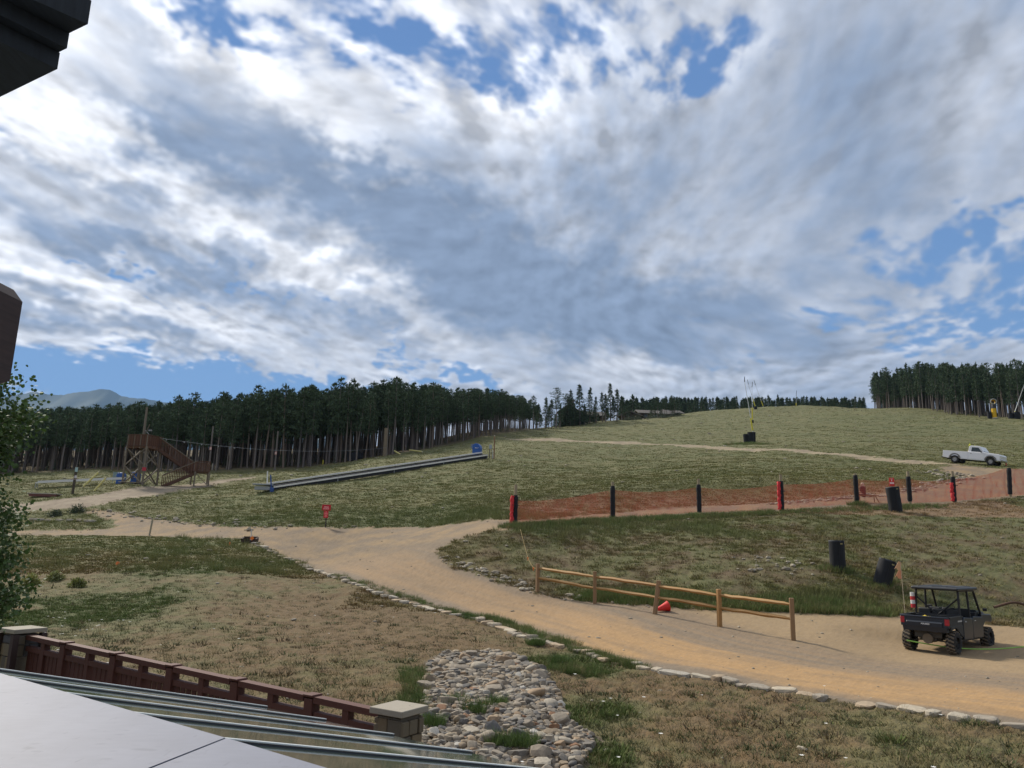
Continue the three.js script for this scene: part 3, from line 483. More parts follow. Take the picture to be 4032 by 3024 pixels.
{
  // glass roof: bars run down the slope; the eave stands 1.65 m below the eye
  const eaveY = EYE - 1.65, E3 = atHeight(1545, 2902, eaveY), E4 = atHeight(1842, 2974, eaveY), step = E3.distanceTo(E4), slope = 0.25;
  const ra = ray(0, 2655), kk = ra.dot(nrm) / -ra.y, nE = E3.clone().sub(camera.position).dot(nrm), hS = (1.58 - slope * nE) / (1 - slope * kk), sheetY = EYE - hS, len = (nE - kk * hS + 0.03) * Math.hypot(1, slope);
  const glassRoof = thing('glass_roof', 'sloping glass roof with pale metal glazing bars above the patio', 'glass roof', E3.toArray());
  const up = nrm.clone().negate().setY(slope).normalize(), basis = new THREE.Matrix4().makeBasis(along, up, along.clone().cross(up));
  const tilt = (g, x) => g.applyMatrix4(basis).translate(along.x * x, 0, along.z * x);
  const capMat = mat(0.62, 0.66, 0.67, 0.4), sealMat = mat(0.03, 0.035, 0.05, 0.6);
  const paneMat = new THREE.MeshPhysicalMaterial({ color: new THREE.Color(0.4, 0.55, 0.5), roughness: 0.05, transmission: 0.9, thickness: 0, ior: 1.5, side: THREE.DoubleSide });
  for (let k = -5; k <= 2; k++) {
    const s = k * step;
    part('glazing_bar', [tilt(rbox(0.034, len, 0.008, 0.003, 0, len / 2, 0.026), s)], capMat, glassRoof);
    part('seal', [tilt(box(0.045, len, 0.03, 0, len / 2, 0.004), s)], sealMat, glassRoof);
    if (k < 2) part('pane', tilt(box(step - 0.05, len - 0.03, 0.01, step / 2, len / 2 + 0.02, 0.008), s), paneMat, glassRoof);
  }
  const rail = (n, yy, w, h) => { const a = along.clone().multiplyScalar(-5 * step).addScaledVector(nrm, n).setY(yy), b = along.clone().multiplyScalar(2 * step + 0.03).addScaledVector(nrm, n).setY(yy); return bar(a, b, w, h); };
  part('eave_rail', rail(-0.06, -0.05, 0.04, 0.04), capMat, glassRoof);
  part('ridge_rail', rail(-(nE - kk * hS) - 0.02, (nE - kk * hS) * slope - 0.06, 0.08, 0.05), sealMat, glassRoof);
  for (const k of [-5, -2, 2]) { const p = along.clone().multiplyScalar(k * step).addScaledVector(nrm, -0.08); part('support_post', bar(p.clone().setY(-0.1), p.clone().setY(-1.65), 0.07, 0.07), sealMat, glassRoof); }
  console.log('sheet below the eye', hS, 'glass length', len, 'bar spacing', step);
  // the metal sheets of the roof in front of the window
  const a = atHeight(0, 2655, sheetY), b = atHeight(1250, 3024, sheetY), s1 = atHeight(890, 2905, sheetY), s2 = atHeight(590, 3024, sheetY);
  const dirE = b.clone().sub(a).normalize(), joint = s2.clone().sub(s1).normalize(), depth = 1.15;
  const stain = grain(512, (x, y) => { const v = 0.88 + 0.05 * tiled(x, y, 5, 4) + 0.04 * tiled(x, y * 3, 14, 1) - 0.16 * smooth(0.62, 0.95, tiled(x, y * 2.2, 11, 2)) - 0.12 * smooth(0.7, 1, tiled(x * 3, y, 18, 12)); return [v, v, v * 1.01]; });
  const sheetMat = mat(0.215, 0.23, 0.29, 0.6, { map: stain });
  const roof = thing('metal_roof', 'pale grey sheet metal roof covering beside the glass roof', 'roof', [s1.x, sheetY, s1.z]);
  const quad = (p, q2, r2, s3) => { const g = prism([p, q2, r2, s3].map((v) => v.clone().sub(s1)), -0.006, 0), uv = g.attributes.uv, ps = g.attributes.position; for (let i = 0; i < uv.count; i++) uv.setXY(i, ps.getX(i) / 1.6, ps.getZ(i) / 1.6); return g; };
  const L = a.clone().addScaledVector(dirE, -2.5), Rr = b.clone().addScaledVector(dirE, 2.2), back = (p) => p.clone().addScaledVector(joint, depth * 2.2), gap = dirE.clone().multiplyScalar(0.007);
  part('roof_sheet', quad(L, s1.clone().sub(gap), back(s1.clone().sub(gap)), back(L)), sheetMat, roof);
  part('roof_sheet', quad(s1.clone().add(gap), Rr, back(Rr), back(s1.clone().add(gap))), sheetMat, roof);
  part('roof_deck', quad(L.clone().addScaledVector(joint, 0.03), Rr.clone().addScaledVector(joint, 0.03), back(Rr), back(L)).translate(0, -0.012, 0), mat(0.02, 0.022, 0.03, 0.9), roof);
}
// patio fence
{
  const R = at(1573, 2778, 9.75), Lp = at(92, 2470, 14.3), topR = at(1195, 2735, 10.5), topL = at(265, 2530, 13.54);
  const fence = thing('patio_fence', 'red brown timber patio fence with slatted panels beyond the glass roof', 'fence', [R.x, 0, R.z]);
  const dir = Lp.clone().sub(R).setY(0), total = dir.length(); dir.normalize();
  const side = V(-dir.z, 0, dir.x), dy = (topL.y - topR.y) / topL.clone().setY(0).distanceTo(topR.clone().setY(0)), d5 = topR.clone().setY(0).distanceTo(R.clone().setY(0));
  const topY = (s) => topR.y + (s - d5) * dy, pt = (s, yy, off = 0) => dir.clone().multiplyScalar(s).addScaledVector(side, off).setY(topY(s) + yy);
  const plankTurn = Math.atan2(-dir.z, dir.x), turned = (g, s, yy) => { const p = pt(s, yy); return g.rotateY(plankTurn).translate(p.x, p.y, p.z); };
  const gap = total / 6, H = 1.15;
  for (let k = 1; k <= 5; k++) { const s = k * gap; part('post', turned(rbox(0.15, H, 0.15, 0.012, 0, -H / 2 - 0.03, 0), s, 0), redWood, fence); part('post_cap', turned(rbox(0.18, 0.035, 0.18, 0.012, 0, 0.0, 0), s, 0), redTop, fence); }
  for (let k = 0; k < 6; k++) {
    const s0 = k * gap + (k ? 0.09 : 0.27), s1 = (k + 1) * gap - (k === 5 ? 0.27 : 0.09), mid = (s0 + s1) / 2;
    part('top_rail', bar(pt(s0, -0.04), pt(s1, -0.04), 0.14, 0.075), redTop, fence);
    part('middle_rail', bar(pt(s0, -0.225), pt(s1, -0.225), 0.1, 0.08), redWood, fence);
    part('bottom_rail', bar(pt(s0, -1.05), pt(s1, -1.05), 0.09, 0.06), redWood, fence);
    part('stile', turned(rbox(0.11, H - 0.1, 0.11, 0.008, 0, -H / 2 - 0.03, 0), mid, 0), redWood, fence);
    const n = Math.floor((s1 - s0) / 0.118);
    for (let i = 0; i < n; i++) { const s = s0 + (i + 0.5) * (s1 - s0) / n; if (Math.abs(s - mid) > 0.08) part('slat', turned(box(0.092, 0.76, 0.022, 0, -0.645, 0), s, 0), redWood, fence); }
  }
  // the short return from the stone pillar to the house
  const back = nrm.clone().negate();
  for (const [yy, w, m] of [[-0.19, 0.13, redTop], [-0.42, 0.09, redWood]]) { const a = back.clone().multiplyScalar(0.25).addScaledVector(along, 0.05).setY(topR.y + yy - 0.08), b = back.clone().multiplyScalar(2.4).addScaledVector(along, 0.35).setY(topR.y + yy - 0.08); part('top_rail', bar(a, b, w, 0.07), m, fence); }
  for (let i = 0; i < 12; i++) { const p = back.clone().multiplyScalar(0.4 + i * 0.16).addScaledVector(along, 0.05 + i * 0.022); part('slat', box(0.03, 0.6, 0.09).rotateY(-AZ).translate(p.x, topR.y - 0.78, p.z), redWood, fence); }
  const lr = Lp.clone().sub(R); for (const yy of [-0.12, -0.32]) part('top_rail', bar(V(lr.x - 0.3, topL.y + yy, lr.z - 0.05), V(lr.x - 3.5, topL.y + yy + 0.1, lr.z + 0.6), 0.13, 0.06), redWood, fence);
  // pillars
  const stoneMats = [[0.23, 0.19, 0.13], [0.16, 0.14, 0.11], [0.12, 0.12, 0.13], [0.27, 0.21, 0.13], [0.19, 0.16, 0.12]].map((c) => mat(...c, 0.95, { map: barkTex })), mortar = mat(0.16, 0.14, 0.11, 1);
  const capTex = grain(256, (x, y) => { const crack = smooth(0.045, 0.01, Math.abs(tiled(x, y, 2.2, 3) - 0.1)) * smooth(0.1, 0.4, tiled(x, y, 2, 8)); const v = 0.9 + 0.05 * tiled(x, y, 20, 1) - 0.35 * crack; return [v, v * 0.98, v * 0.94]; });
  const capStone = mat(0.37, 0.34, 0.285, 0.9, { map: capTex }), r = rng(5);
  const turn = plankTurn;
  const pillar = (pos, size, label, timber) => {
    const y0 = land(pos.x, -pos.z) - 0.2, o = thing('stone_pillar', label, 'pillar', [pos.x, y0, pos.z], turn), h = pos.y - y0 - 0.04, b = size * 0.8;
    part('core', box(b - 0.05, h - 0.07, b - 0.05, 0, h / 2 - 0.03, 0), mortar, o);
    for (let f = 0; f < 4; f++) for (let y = 0.0; y < h - 0.12;) {
      const hh = Math.min(0.09 + r() * 0.24, h - 0.075 - y);
      for (let x = -b / 2; x < b / 2 - 0.02;) { let w = 0.07 + r() * 0.26; if (b / 2 - x - w < 0.09) w = b / 2 - x; const d = 0.04 + r() * 0.045, g = rbox(w - 0.012, hh - 0.012, d, 0.014, x + w / 2, y + hh / 2, b / 2 - 0.012 - (0.04 - d / 2)).rotateY(f * Math.PI / 2); part('stone', g, stoneMats[Math.floor(r() * 5)], o); x += w; }
      y += hh;
    }
    part('cap_stone', rbox(size, 0.075, size, 0.012, 0, h, 0), capStone, o);
    if (timber) for (const [dx, dz] of [[-1, 1], [1, 1], [1, -1], [-1, -1]]) part('corner_post', box(0.1, h - 0.1, 0.1, dx * b * 0.53, h / 2, dz * b * 0.53), brownWood, o);
  };
  pillar(R, 0.5, 'stone clad patio pillar with a pale slab cap beside the river rock bed');
  pillar(Lp, 0.56, 'stone capped patio pillar framed in dark timber at the far end of the fence', true);
}

// ---------------------------------------------------------------- padded posts, safety net, pads
const padMat = mat(0.009, 0.010, 0.013, 0.85), poleMat = mat(0.42, 0.34, 0.22, 0.85, { map: woodTex }), redNet = mat(0.62, 0.035, 0.04, 0.8), strapMat = mat(0.01, 0.01, 0.012, 0.7);
const postSpots = [[2026, 2067, 1912, 1953, 'red'], [2413, 2037, 1900, 1916, ''], [2754, 2019, 1888, 1910, ''], [3079, 2010, 1870, 1896, 'red'], [3375, 1987, 1866, 1873, ''], [3584, 1984, 1857, 1877, 'gap'], [3759, 1977, 1857, 1879, 'red'], [3978, 1956, 1843, 1844, 'gap']];
const netLine = [];
const postLabels = ['padded black post with tall bare timber top and trailing red net, at the net end', 'padded black post second along the net, next to the end post with trailing net', 'padded black post third along the net, before the red wrapped post', 'padded black post with red net bundled and strapped down its side', 'padded black post behind a small green bush and beside the seated person', 'padded black post just beyond the tall black pad with the red sign', 'padded black post with a red net draped round its lower half beside the wide road', 'padded black post capped to the top, near the parked pickup truck'];
postSpots.forEach(([px, base, top, padTop, kind], k) => {
  const p = P(px, base), s = -p.z / FOCAL, H = (base - top) * s, h1 = (base - padTop) * s, h0 = kind === 'gap' ? 0.16 : 0.02, r = rng(k + 60);
  const o = thing('padded_post', postLabels[k], 'post', [p.x, p.y, p.z], 0.3 * k, 'padded posts carrying the red net'); o.rotation.z = (r() - 0.5) * 0.05 + (k > 4 ? 0.03 : 0);
  part('pole', new THREE.CylinderGeometry(0.085, 0.09, H + 0.1, 12).translate(0, H / 2 - 0.05, 0), poleMat, o);
  const prof = []; for (let i = 0; i <= 10; i++) prof.push([0.142 + 0.01 * Math.sin(i * 2.3 + k) + (i % 10 ? 0 : -0.02), lerp(h0, h1, i / 10)]); prof.unshift([0.09, h0]); prof.push([0.09, h1]);
  part('pad', lathe(prof, 18), padMat, o);
  part('strap', new THREE.TorusGeometry(0.15, 0.012, 6, 18).rotateX(Math.PI / 2).translate(0, lerp(h0, h1, 0.88), 0), strapMat, o);
  if (kind === 'red') { const pts = []; for (let i = 0; i <= 9; i++) pts.push(V(-0.13 - 0.05 * Math.abs(Math.sin(i * 1.3 + k)), lerp(h1 * (k === 6 ? 0.75 : 0.97), 0.04, i / 9), 0.09 + 0.02 * Math.sin(i))); const g = new THREE.TubeGeometry(new THREE.CatmullRomCurve3(pts), 30, 0.1, 9), q = g.attributes.position; for (let i = 0; i < q.count; i++) { const n = 0.03 * n3(q.getX(i) * 9, q.getY(i) * 7, q.getZ(i) * 9); q.setXYZ(i, q.getX(i) + n, q.getY(i), q.getZ(i) + n); } g.computeVertexNormals(); g.rotateY(-0.3 * k); part('bundled_net', g, redNet, o); part('strap', new THREE.TorusGeometry(0.215, 0.014, 6, 18).rotateX(Math.PI / 2).translate(-0.03, h1 * 0.66, 0.03), strapMat, o); }
  netLine.push({ x: p.x, z: -p.z + 0.22, h: h1 * [0.8, 0.86, 0.88, 0.86, 0.86, 0.9, 0.88, 0.97][k] });
});
{ const p = groundAt(4330, 1930); netLine.push({ x: p[0], z: p[1], h: 1.7 }); }
{
  // the net itself: crossing strands, knot to knot
  const pos = [], idx = [], S = 0.045, W = 0.0085;
  const quadStrip = (pts) => { for (let i = 0; i < pts.length; i++) { const a = pts[Math.max(0, i - 1)], b = pts[Math.min(pts.length - 1, i + 1)], d = b.clone().sub(a).normalize(), up = V(-d.y * 0.99, Math.hypot(d.x, d.z), 0).normalize(); const t = Math.abs(d.y) > 0.9 ? V(1, 0, 0.3).normalize() : up; const n = pos.length / 3; const A = pts[i].clone().addScaledVector(t, W / 2), B = pts[i].clone().addScaledVector(t, -W / 2); pos.push(A.x, A.y, A.z, B.x, B.y, B.z); if (i) idx.push(n - 2, n - 1, n, n - 1, n + 1, n); } };
  const seg = []; let run = 0; for (let i = 0; i < netLine.length - 1; i++) { const a = netLine[i], b = netLine[i + 1], l = Math.hypot(b.x - a.x, b.z - a.z); seg.push({ a, b, l, s: run }); run += l; }
  const where = (s, v) => { const q = seg.find((e) => s <= e.s + e.l) ?? seg[seg.length - 1], t = clamp((s - q.s) / q.l), x = lerp(q.a.x, q.b.x, t), z = lerp(q.a.z, q.b.z, t), sag = 0.16 * Math.sin(Math.PI * t) * v, y0 = land(x, z) + 0.02, wob = 0.05 * n2(s * 0.9, v * 2); return V(x + wob, y0 + (lerp(q.a.h, q.b.h, t)) * v - sag, -z + wob); };
  for (let s = 0; s < run; s += S) { const p = []; for (let i = 0; i <= 4; i++) p.push(where(s, i / 4)); quadStrip(p); }
  for (let v = 0; v < 1.001; v += S / 1.6) { const p = []; for (let s = 0; s <= run; s += 0.6) p.push(where(s, v)); quadStrip(p); }
  const g = new THREE.BufferGeometry(); g.setAttribute('position', new THREE.Float32BufferAttribute(pos, 3)); g.setIndex(idx); g.computeVertexNormals();
  const net = part('safety_net', g, mat(0.62, 0.15, 0.085, 0.85, { side: THREE.DoubleSide })); tag(net, 'see-through orange red safety net strung between the padded posts', 'net');
}
function padBarrel(px, base, top, wide, lean, label, group) {
  const p = P(px, base), s = -p.z / FOCAL, H = (base - top) * s, R = wide * s / 2, o = thing('black_pad', label, 'pad', [p.x, p.y - 0.08, p.z], 0, group); o.rotation.z = lean;
  const body = new THREE.CylinderGeometry(R, R, H, 28, 6, true).translate(0, H / 2, 0), q = body.attributes.position; for (let i = 0; i < q.count; i++) { const k = 1 + 0.03 * n3(q.getX(i) * 3, q.getY(i) * 2 + px, q.getZ(i) * 3); q.setXYZ(i, q.getX(i) * k, q.getY(i), q.getZ(i) * k); } body.computeVertexNormals();
  part('wrap', body, padMat, o); part('top_disc', lathe([[0, H - 0.01], [R * 0.8, H - 0.005], [R * 1.01, H], [R * 1.0, H - 0.06]], 28), mat(0.035, 0.04, 0.048, 0.8), o);
  part('seam', bar(V(-R * 0.1, 0.02, R * 1.02), V(-R * 0.1, H - 0.02, R * 1.02), 0.02, 0.012), strapMat, o);
  part('tag', box(R * 0.3, 0.05, 0.008, R * 0.25, H - 0.14, R * 1.0), mat(0.3, 0.26, 0.12, 0.8), o);
  return { o, H, R };
}
padBarrel(3300, 2246, 2124, 57, 0, 'upright black cylindrical pad standing alone on the grass bank', 'black pads on the bank');
padBarrel(3470, 2300, 2200, 64, -0.33, 'black cylindrical pad leaning over in tall grass on the bank', 'black pads on the bank');
const tallPad = padBarrel(3528, 2013, 1914, 49, 0.08, 'large black pad with a red notice on top beside the net', 'black pads on the bank');
// printed panels
function print(w, h, draw) { const c = document.createElement('canvas'); c.width = w; c.height = h; const g = c.getContext('2d'); draw(g, w, h); const t = new THREE.CanvasTexture(c); t.colorSpace = THREE.SRGBColorSpace; return t; }
const printMat = (tex, rough = 0.55) => new THREE.MeshStandardMaterial({ map: tex, roughness: rough });
{
  const p = tallPad.o.position, o = thing('notice_sign', 'small red and white notice standing on the large black pad', 'sign', [p.x - 0.12, p.y + tallPad.H, p.z]);
  const face = print(128, 220, (g, w, h) => { g.fillStyle = '#d8251c'; g.fillRect(0, 0, w, h); g.fillStyle = '#ffe9e4'; g.fillRect(12, 118, w - 24, 44); g.fillRect(w / 2 - 8, 50, 16, 44); g.fillRect(30, 26, w - 60, 10); g.fillStyle = '#e27a70'; g.fillRect(20, 128, w - 40, 8); g.fillRect(20, 146, w - 40, 6); });
  part('panel', box(0.3, 0.5, 0.02, 0, 0.3, 0), [mat(0.5, 0.03, 0.02, 0.6), mat(0.5, 0.03, 0.02, 0.6), mat(0.5, 0.03, 0.02, 0.6), mat(0.5, 0.03, 0.02, 0.6), printMat(face), mat(0.5, 0.03, 0.02, 0.6)], o); part('stake', box(0.04, 0.4, 0.03, 0, 0, -0.03), mat(0.2, 0.15, 0.1, 0.9), o);
}
{
  const p = P(1280, 2077), o = thing('warning_sign', 'red warning sign of two stacked panels on a dark post at the road edge', 'sign', p.toArray(), 0.05), s = -p.z / FOCAL;
  const red = mat(0.5, 0.012, 0.02, 0.55);
  part('post', box(0.07, 80 * s, 0.06, 0.02, 40 * s, -0.03), mat(0.06, 0.055, 0.045, 0.9), o);
  const top = print(256, 170, (g, w, h) => { g.fillStyle = '#b80f20'; g.fillRect(0, 0, w, h); g.fillStyle = '#ffc9c4'; g.fillRect(60, 58, 136, 18); for (let i = 0; i < 7; i++) { g.fillRect(38 + i * 26, 96, 7, 46); g.fillRect(38 + i * 26, 96, 20, 7); g.fillRect(38 + i * 26, i % 2 ? 116 : 135, 20, 7); } g.beginPath(); g.moveTo(128, 10); g.lineTo(152, 42); g.lineTo(104, 42); g.closePath(); g.fillStyle = '#8d0b18'; g.fill(); });
  const low = print(170, 256, (g, w, h) => { g.fillStyle = '#c21325'; g.fillRect(0, 0, w, h); g.fillStyle = '#ff9d98'; g.beginPath(); g.arc(85, 32, 16, 0, 7); g.fill(); for (const [y, x0, hh] of [[66, 26, 20], [106, 20, 20], [160, 50, 14], [190, 20, 14], [222, 62, 12]]) g.fillRect(x0, y, w - 2 * x0, hh); });
  const panel = (name, w, h, y, tex) => part(name, rbox(w, h, 0.02, 0.008, 0, y, 0.02), red, o) && part(name === 'upper_panel' ? 'upper_print' : 'lower_print', new THREE.PlaneGeometry(w * 0.97, h * 0.95).translate(0, y, 0.033), printMat(tex), o);
  const T = 88 * s; panel('upper_panel', 34 * s, 22 * s, T - 12 * s, top); panel('lower_panel', 18 * s, 27 * s, T - 38 * s, low);
}
// ---------------------------------------------------------------- person on a bench behind the net
{
  const seat = P(3440, 1979); const bx = seat.x, bz = seat.z, by = land(bx, -bz);
  const bench = thing('plank_bench', 'low wooden plank bench behind the net', 'bench', [bx - 0.42, by, bz], 0.05), wd = mat(0.42, 0.3, 0.18, 0.85, { map: woodTex });
  part('plank', rbox(1.5, 0.05, 0.3, 0.01, 0, 0.44, 0), wd, bench);
  for (const x of [-0.62, 0.62]) for (const z of [-0.1, 0.1]) part('leg', bar(V(x + (x > 0 ? -0.1 : 0.1), 0.42, z * 0.8), V(x + (z > 0 ? 0.1 : -0.06), 0, z * 1.4), 0.05, 0.05), wd, bench);
  // skeleton of a seated figure facing away and slightly left; joints with radii
  const J = [[[0, 0.50, 0], 0.14, [0, 0.72, -0.02], 0.125], [[0, 0.72, -0.02], 0.125, [0, 0.92, -0.03], 0.14], [[-0.13, 0.96, -0.03], 0.06, [0.13, 0.96, -0.03], 0.06], [[0, 0.96, -0.03], 0.055, [0, 1.06, -0.04], 0.05], [[-0.17, 0.95, -0.03], 0.05, [-0.22, 0.70, -0.06], 0.04], [[-0.22, 0.70, -0.06], 0.04, [-0.2, 0.60, -0.28], 0.032], [[0.17, 0.95, -0.03], 0.05, [0.21, 0.70, -0.05], 0.04], [[0.21, 0.70, -0.05], 0.04, [0.14, 0.60, -0.28], 0.032], [[-0.08, 0.52, 0], 0.085, [-0.16, 0.5, -0.4], 0.065], [[-0.16, 0.5, -0.4], 0.06, [-0.18, 0.08, -0.44], 0.04], [[0.08, 0.52, 0], 0.085, [0.08, 0.5, -0.42], 0.065], [[0.08, 0.5, -0.42], 0.06, [0.1, 0.08, -0.46], 0.04], [[-0.18, 0.05, -0.42], 0.04, [-0.19, 0.035, -0.58], 0.035], [[0.1, 0.05, -0.44], 0.04, [0.11, 0.035, -0.6], 0.035]];
  for (const [w, x0, y0, z0] of [[-1, -0.2, 0.6, -0.28], [1, 0.14, 0.6, -0.28]]) { J.push([[x0, y0, z0], 0.032, [x0 * 0.9, y0 - 0.02, z0 - 0.07], 0.028]); for (let f = 0; f < 4; f++) J.push([[x0 * 0.9 + (f - 1.5) * 0.018, y0 - 0.02, z0 - 0.07], 0.009, [x0 * 0.9 + (f - 1.5) * 0.02, y0 - 0.05, z0 - 0.13 - 0.01 * Math.sin(f * 1.6)], 0.008]); J.push([[x0 * 0.95, y0 - 0.01, z0 - 0.03], 0.011, [x0 * 0.95 - w * 0.045, y0 - 0.03, z0 - 0.08], 0.009]); }
  const cap = (p, [a, ra, b, rb]) => { const dx = b[0] - a[0], dy = b[1] - a[1], dz = b[2] - a[2], t = clamp(((p[0] - a[0]) * dx + (p[1] - a[1]) * dy + (p[2] - a[2]) * dz) / (dx * dx + dy * dy + dz * dz)); return Math.hypot(p[0] - a[0] - t * dx, p[1] - a[1] - t * dy, p[2] - a[2] - t * dz) - lerp(ra, rb, t); };
  const field = (list, k) => (p) => { let d = 10; for (const j of list) { const e = cap(p, j), h = clamp(0.5 + 0.5 * (d - e) / k); d = lerp(d, e, h) - k * h * (1 - h); } return d; };
  function mesh(f, centre, half, n) { const mc = new MarchingCubes(n, new THREE.MeshStandardMaterial(), false, false, 60000); mc.isolation = 0; const s = 2 / (n); for (let z = 0; z < n; z++) for (let y = 0; y < n; y++) for (let x = 0; x < n; x++) mc.field[x + y * n + z * n * n] = -f([centre[0] + (x - n / 2) * s * half, centre[1] + (y - n / 2) * s * half, centre[2] + (z - n / 2) * s * half]); mc.update(); const c = mc.count, g = new THREE.BufferGeometry(); g.setAttribute('position', new THREE.BufferAttribute(mc.positionArray.slice(0, c * 3), 3)); g.scale(half, half, half).translate(...centre); g.computeVertexNormals(); return g; }
  const man = thing('person', 'person in a dark top with light hair sitting on a bench behind the net', 'person', [bx - 0.6, by - 0.02, bz], 0.5);
  const head = [[[0, 1.15, -0.05], 0.088, [0, 1.19, -0.055], 0.09], [[0, 1.1, -0.1], 0.05, [0, 1.12, -0.11], 0.05], [[0, 1.15, -0.145], 0.014, [0, 1.125, -0.16], 0.016], [[-0.092, 1.14, -0.05], 0.018, [-0.092, 1.17, -0.04], 0.018], [[0.092, 1.14, -0.05], 0.018, [0.092, 1.17, -0.04], 0.018]];
  const bodyGeo = merge([mesh(field(J, 0.05), [0, 0.55, -0.2], 0.62, 84), mesh(field(head, 0.03), [0, 1.14, -0.07], 0.16, 40)]);
  const skin = [0.45, 0.27, 0.2], jeans = [0.06, 0.05, 0.07], ps = bodyGeo.attributes.position, cc = new Float32Array(ps.count * 3); for (let i = 0; i < ps.count; i++) cc.set(ps.getY(i) < 0.56 && ps.getY(i) > 0.09 && !(ps.getZ(i) < -0.27 && ps.getY(i) > 0.535) ? jeans : ps.getY(i) <= 0.09 ? [0.05, 0.05, 0.05] : skin, i * 3);
  bodyGeo.setAttribute('color', new THREE.BufferAttribute(cc, 3)); part('body', bodyGeo, new THREE.MeshStandardMaterial({ vertexColors: true, roughness: 0.8 }), man);
  const shirt = J.slice(0, 3).concat([J[4], J[6]]).map(([a, ra, b, rb]) => [a, ra + 0.012, b, rb + 0.012]); part('shirt', mesh(field(shirt, 0.06), [0, 0.74, -0.03], 0.38, 56), mat(0.05, 0.016, 0.03, 0.9), man);
  part('hair', mesh((p) => Math.max(field([[[0, 1.17, -0.035], 0.105, [0, 1.06, 0.02], 0.075]], 0.03)(p), -(p[2] + 0.1 + (1.16 - p[1]) * -0.3)), [0, 1.12, -0.03], 0.18, 44), mat(0.5, 0.43, 0.34, 0.9), man);
  for (const x of [-0.035, 0.035]) part('eye', new THREE.SphereGeometry(0.011, 8, 6).translate(x, 1.155, -0.132), mat(0.05, 0.04, 0.03, 0.3), man);
  part('mouth', rbox(0.045, 0.008, 0.01, 0.003, 0, 1.1, -0.148), mat(0.3, 0.1, 0.09, 0.6), man);
}
// ---------------------------------------------------------------- split rail fence, cone, ropes
{
  const spots = [[2116, 2331, 2226, 0], [2342, 2377, 2257, 0], [2576, 2418, 2293, -0.14], [2834, 2467, 2330, 0], [3124, 2522, 2368, 0]];
  const railMats = [[0.52, 0.29, 0.10], [0.55, 0.32, 0.12], [0.48, 0.26, 0.09]].map((c) => mat(...c, 0.7, { map: woodTex })), postM = mat(0.36, 0.22, 0.11, 0.8, { map: woodTex });
  const ps = spots.map(([px, b, t]) => { const p = P(px, b); p.h = (b - t) * -p.z / FOCAL; return p; });
  const f = thing('split_rail_fence', 'short golden split rail fence of five posts along the dirt lot', 'fence', ps[2].toArray()), o = ps[2], r = rng(77);
  ps.forEach((p, k) => { const a = p.clone().sub(o).setY(p.y - o.y - 0.15), lean = spots[k][3]; const g = rbox(0.13, p.h + 0.15, 0.13, 0.02, 0, (p.h + 0.15) / 2, 0).rotateY(0.5 + k).rotateZ(lean).translate(a.x, a.y, a.z); part('post', g, k === 3 ? railMats[2] : postM, f); p.tip = a.clone().add(V(-Math.sin(lean) * p.h, 0, 0)); p.foot = a; });
  for (let k = 0; k < 4; k++) for (const lv of [0.84, 0.5]) {
    const A = ps[k].foot.clone().lerp(ps[k].tip, lv).setY(ps[k].foot.y + 0.15 + ps[k].h * lv), B = ps[k + 1].foot.clone().lerp(ps[k + 1].tip, lv).setY(ps[k + 1].foot.y + 0.15 + ps[k + 1].h * (lv + (r() - 0.5) * 0.03));
    const d = B.clone().sub(A), L = d.length(), g = new THREE.CylinderGeometry(0.055, 0.06, L, 5, 10).rotateZ(-Math.PI / 2), q = g.attributes.position;
    for (let i = 0; i < q.count; i++) { const x = q.getX(i), e = 1 - 0.45 * smooth(0.42, 0.5, Math.abs(x / L)); q.setXYZ(i, x, q.getY(i) * e + 0.012 * n2(x * 0.8, k * 3 + lv) + 0.012 * n3(x * 5, q.getY(i) * 20, q.getZ(i) * 20), q.getZ(i) * e * 0.8 + 0.012 * n2(x * 0.8 + 9, k * 3 + lv)); }
    g.computeVertexNormals(); g.applyQuaternion(new THREE.Quaternion().setFromUnitVectors(V(1, 0, 0), d.normalize())).translate((A.x + B.x) / 2, (A.y + B.y) / 2, (A.z + B.z) / 2);
    part('rail', g, railMats[(k + (lv > 0.6 ? 1 : 0)) % 3], f);
  }
  const fp = ps[0], ropeTop = P(2048, 2130, 0.5), rp = []; for (let i = 0; i <= 10; i++) { const t = i / 10; rp.push(ropeTop.clone().lerp(V(fp.x, fp.y + fp.h * 0.82, fp.z), t).add(V(0, -0.55 * Math.sin(Math.PI * t) * (0.5 + t * 0.6), 0))); }
  const rope = thing('flag_rope', 'thin rope with orange flags from the bank to the rail fence end post', 'rope', ropeTop.toArray());
  part('rope', tube(rp.map((p) => p.clone().sub(ropeTop)), 0.01, 40, 5), mat(0.35, 0.25, 0.1, 0.9), rope);
  for (const i of [5, 8]) part('flag', new THREE.ConeGeometry(0.05, 0.16, 5).rotateX(Math.PI).translate(rp[i].x - ropeTop.x, rp[i].y - ropeTop.y - 0.07, rp[i].z - ropeTop.z), mat(0.8, 0.2, 0.04, 0.7), rope);
  const cp = P(2630, 2406), cone = thing('traffic_cone', 'red traffic cone lying on its side behind the rail fence', 'cone', [cp.x, cp.y + 0.17, cp.z], 0.25);
  const shell = lathe([[0.015, 0.5], [0.03, 0.49], [0.165, 0.02], [0.175, 0], [0.15, 0.0], [0.02, 0.46]], 24).rotateZ(Math.PI / 2 + 0.26);
  part('shell', shell, mat(0.75, 0.03, 0.02, 0.45), cone); part('rim', new THREE.TorusGeometry(0.17, 0.014, 8, 24).rotateX(Math.PI / 2).rotateZ(Math.PI / 2 + 0.26), mat(0.72, 0.035, 0.025, 0.5), cone);
}

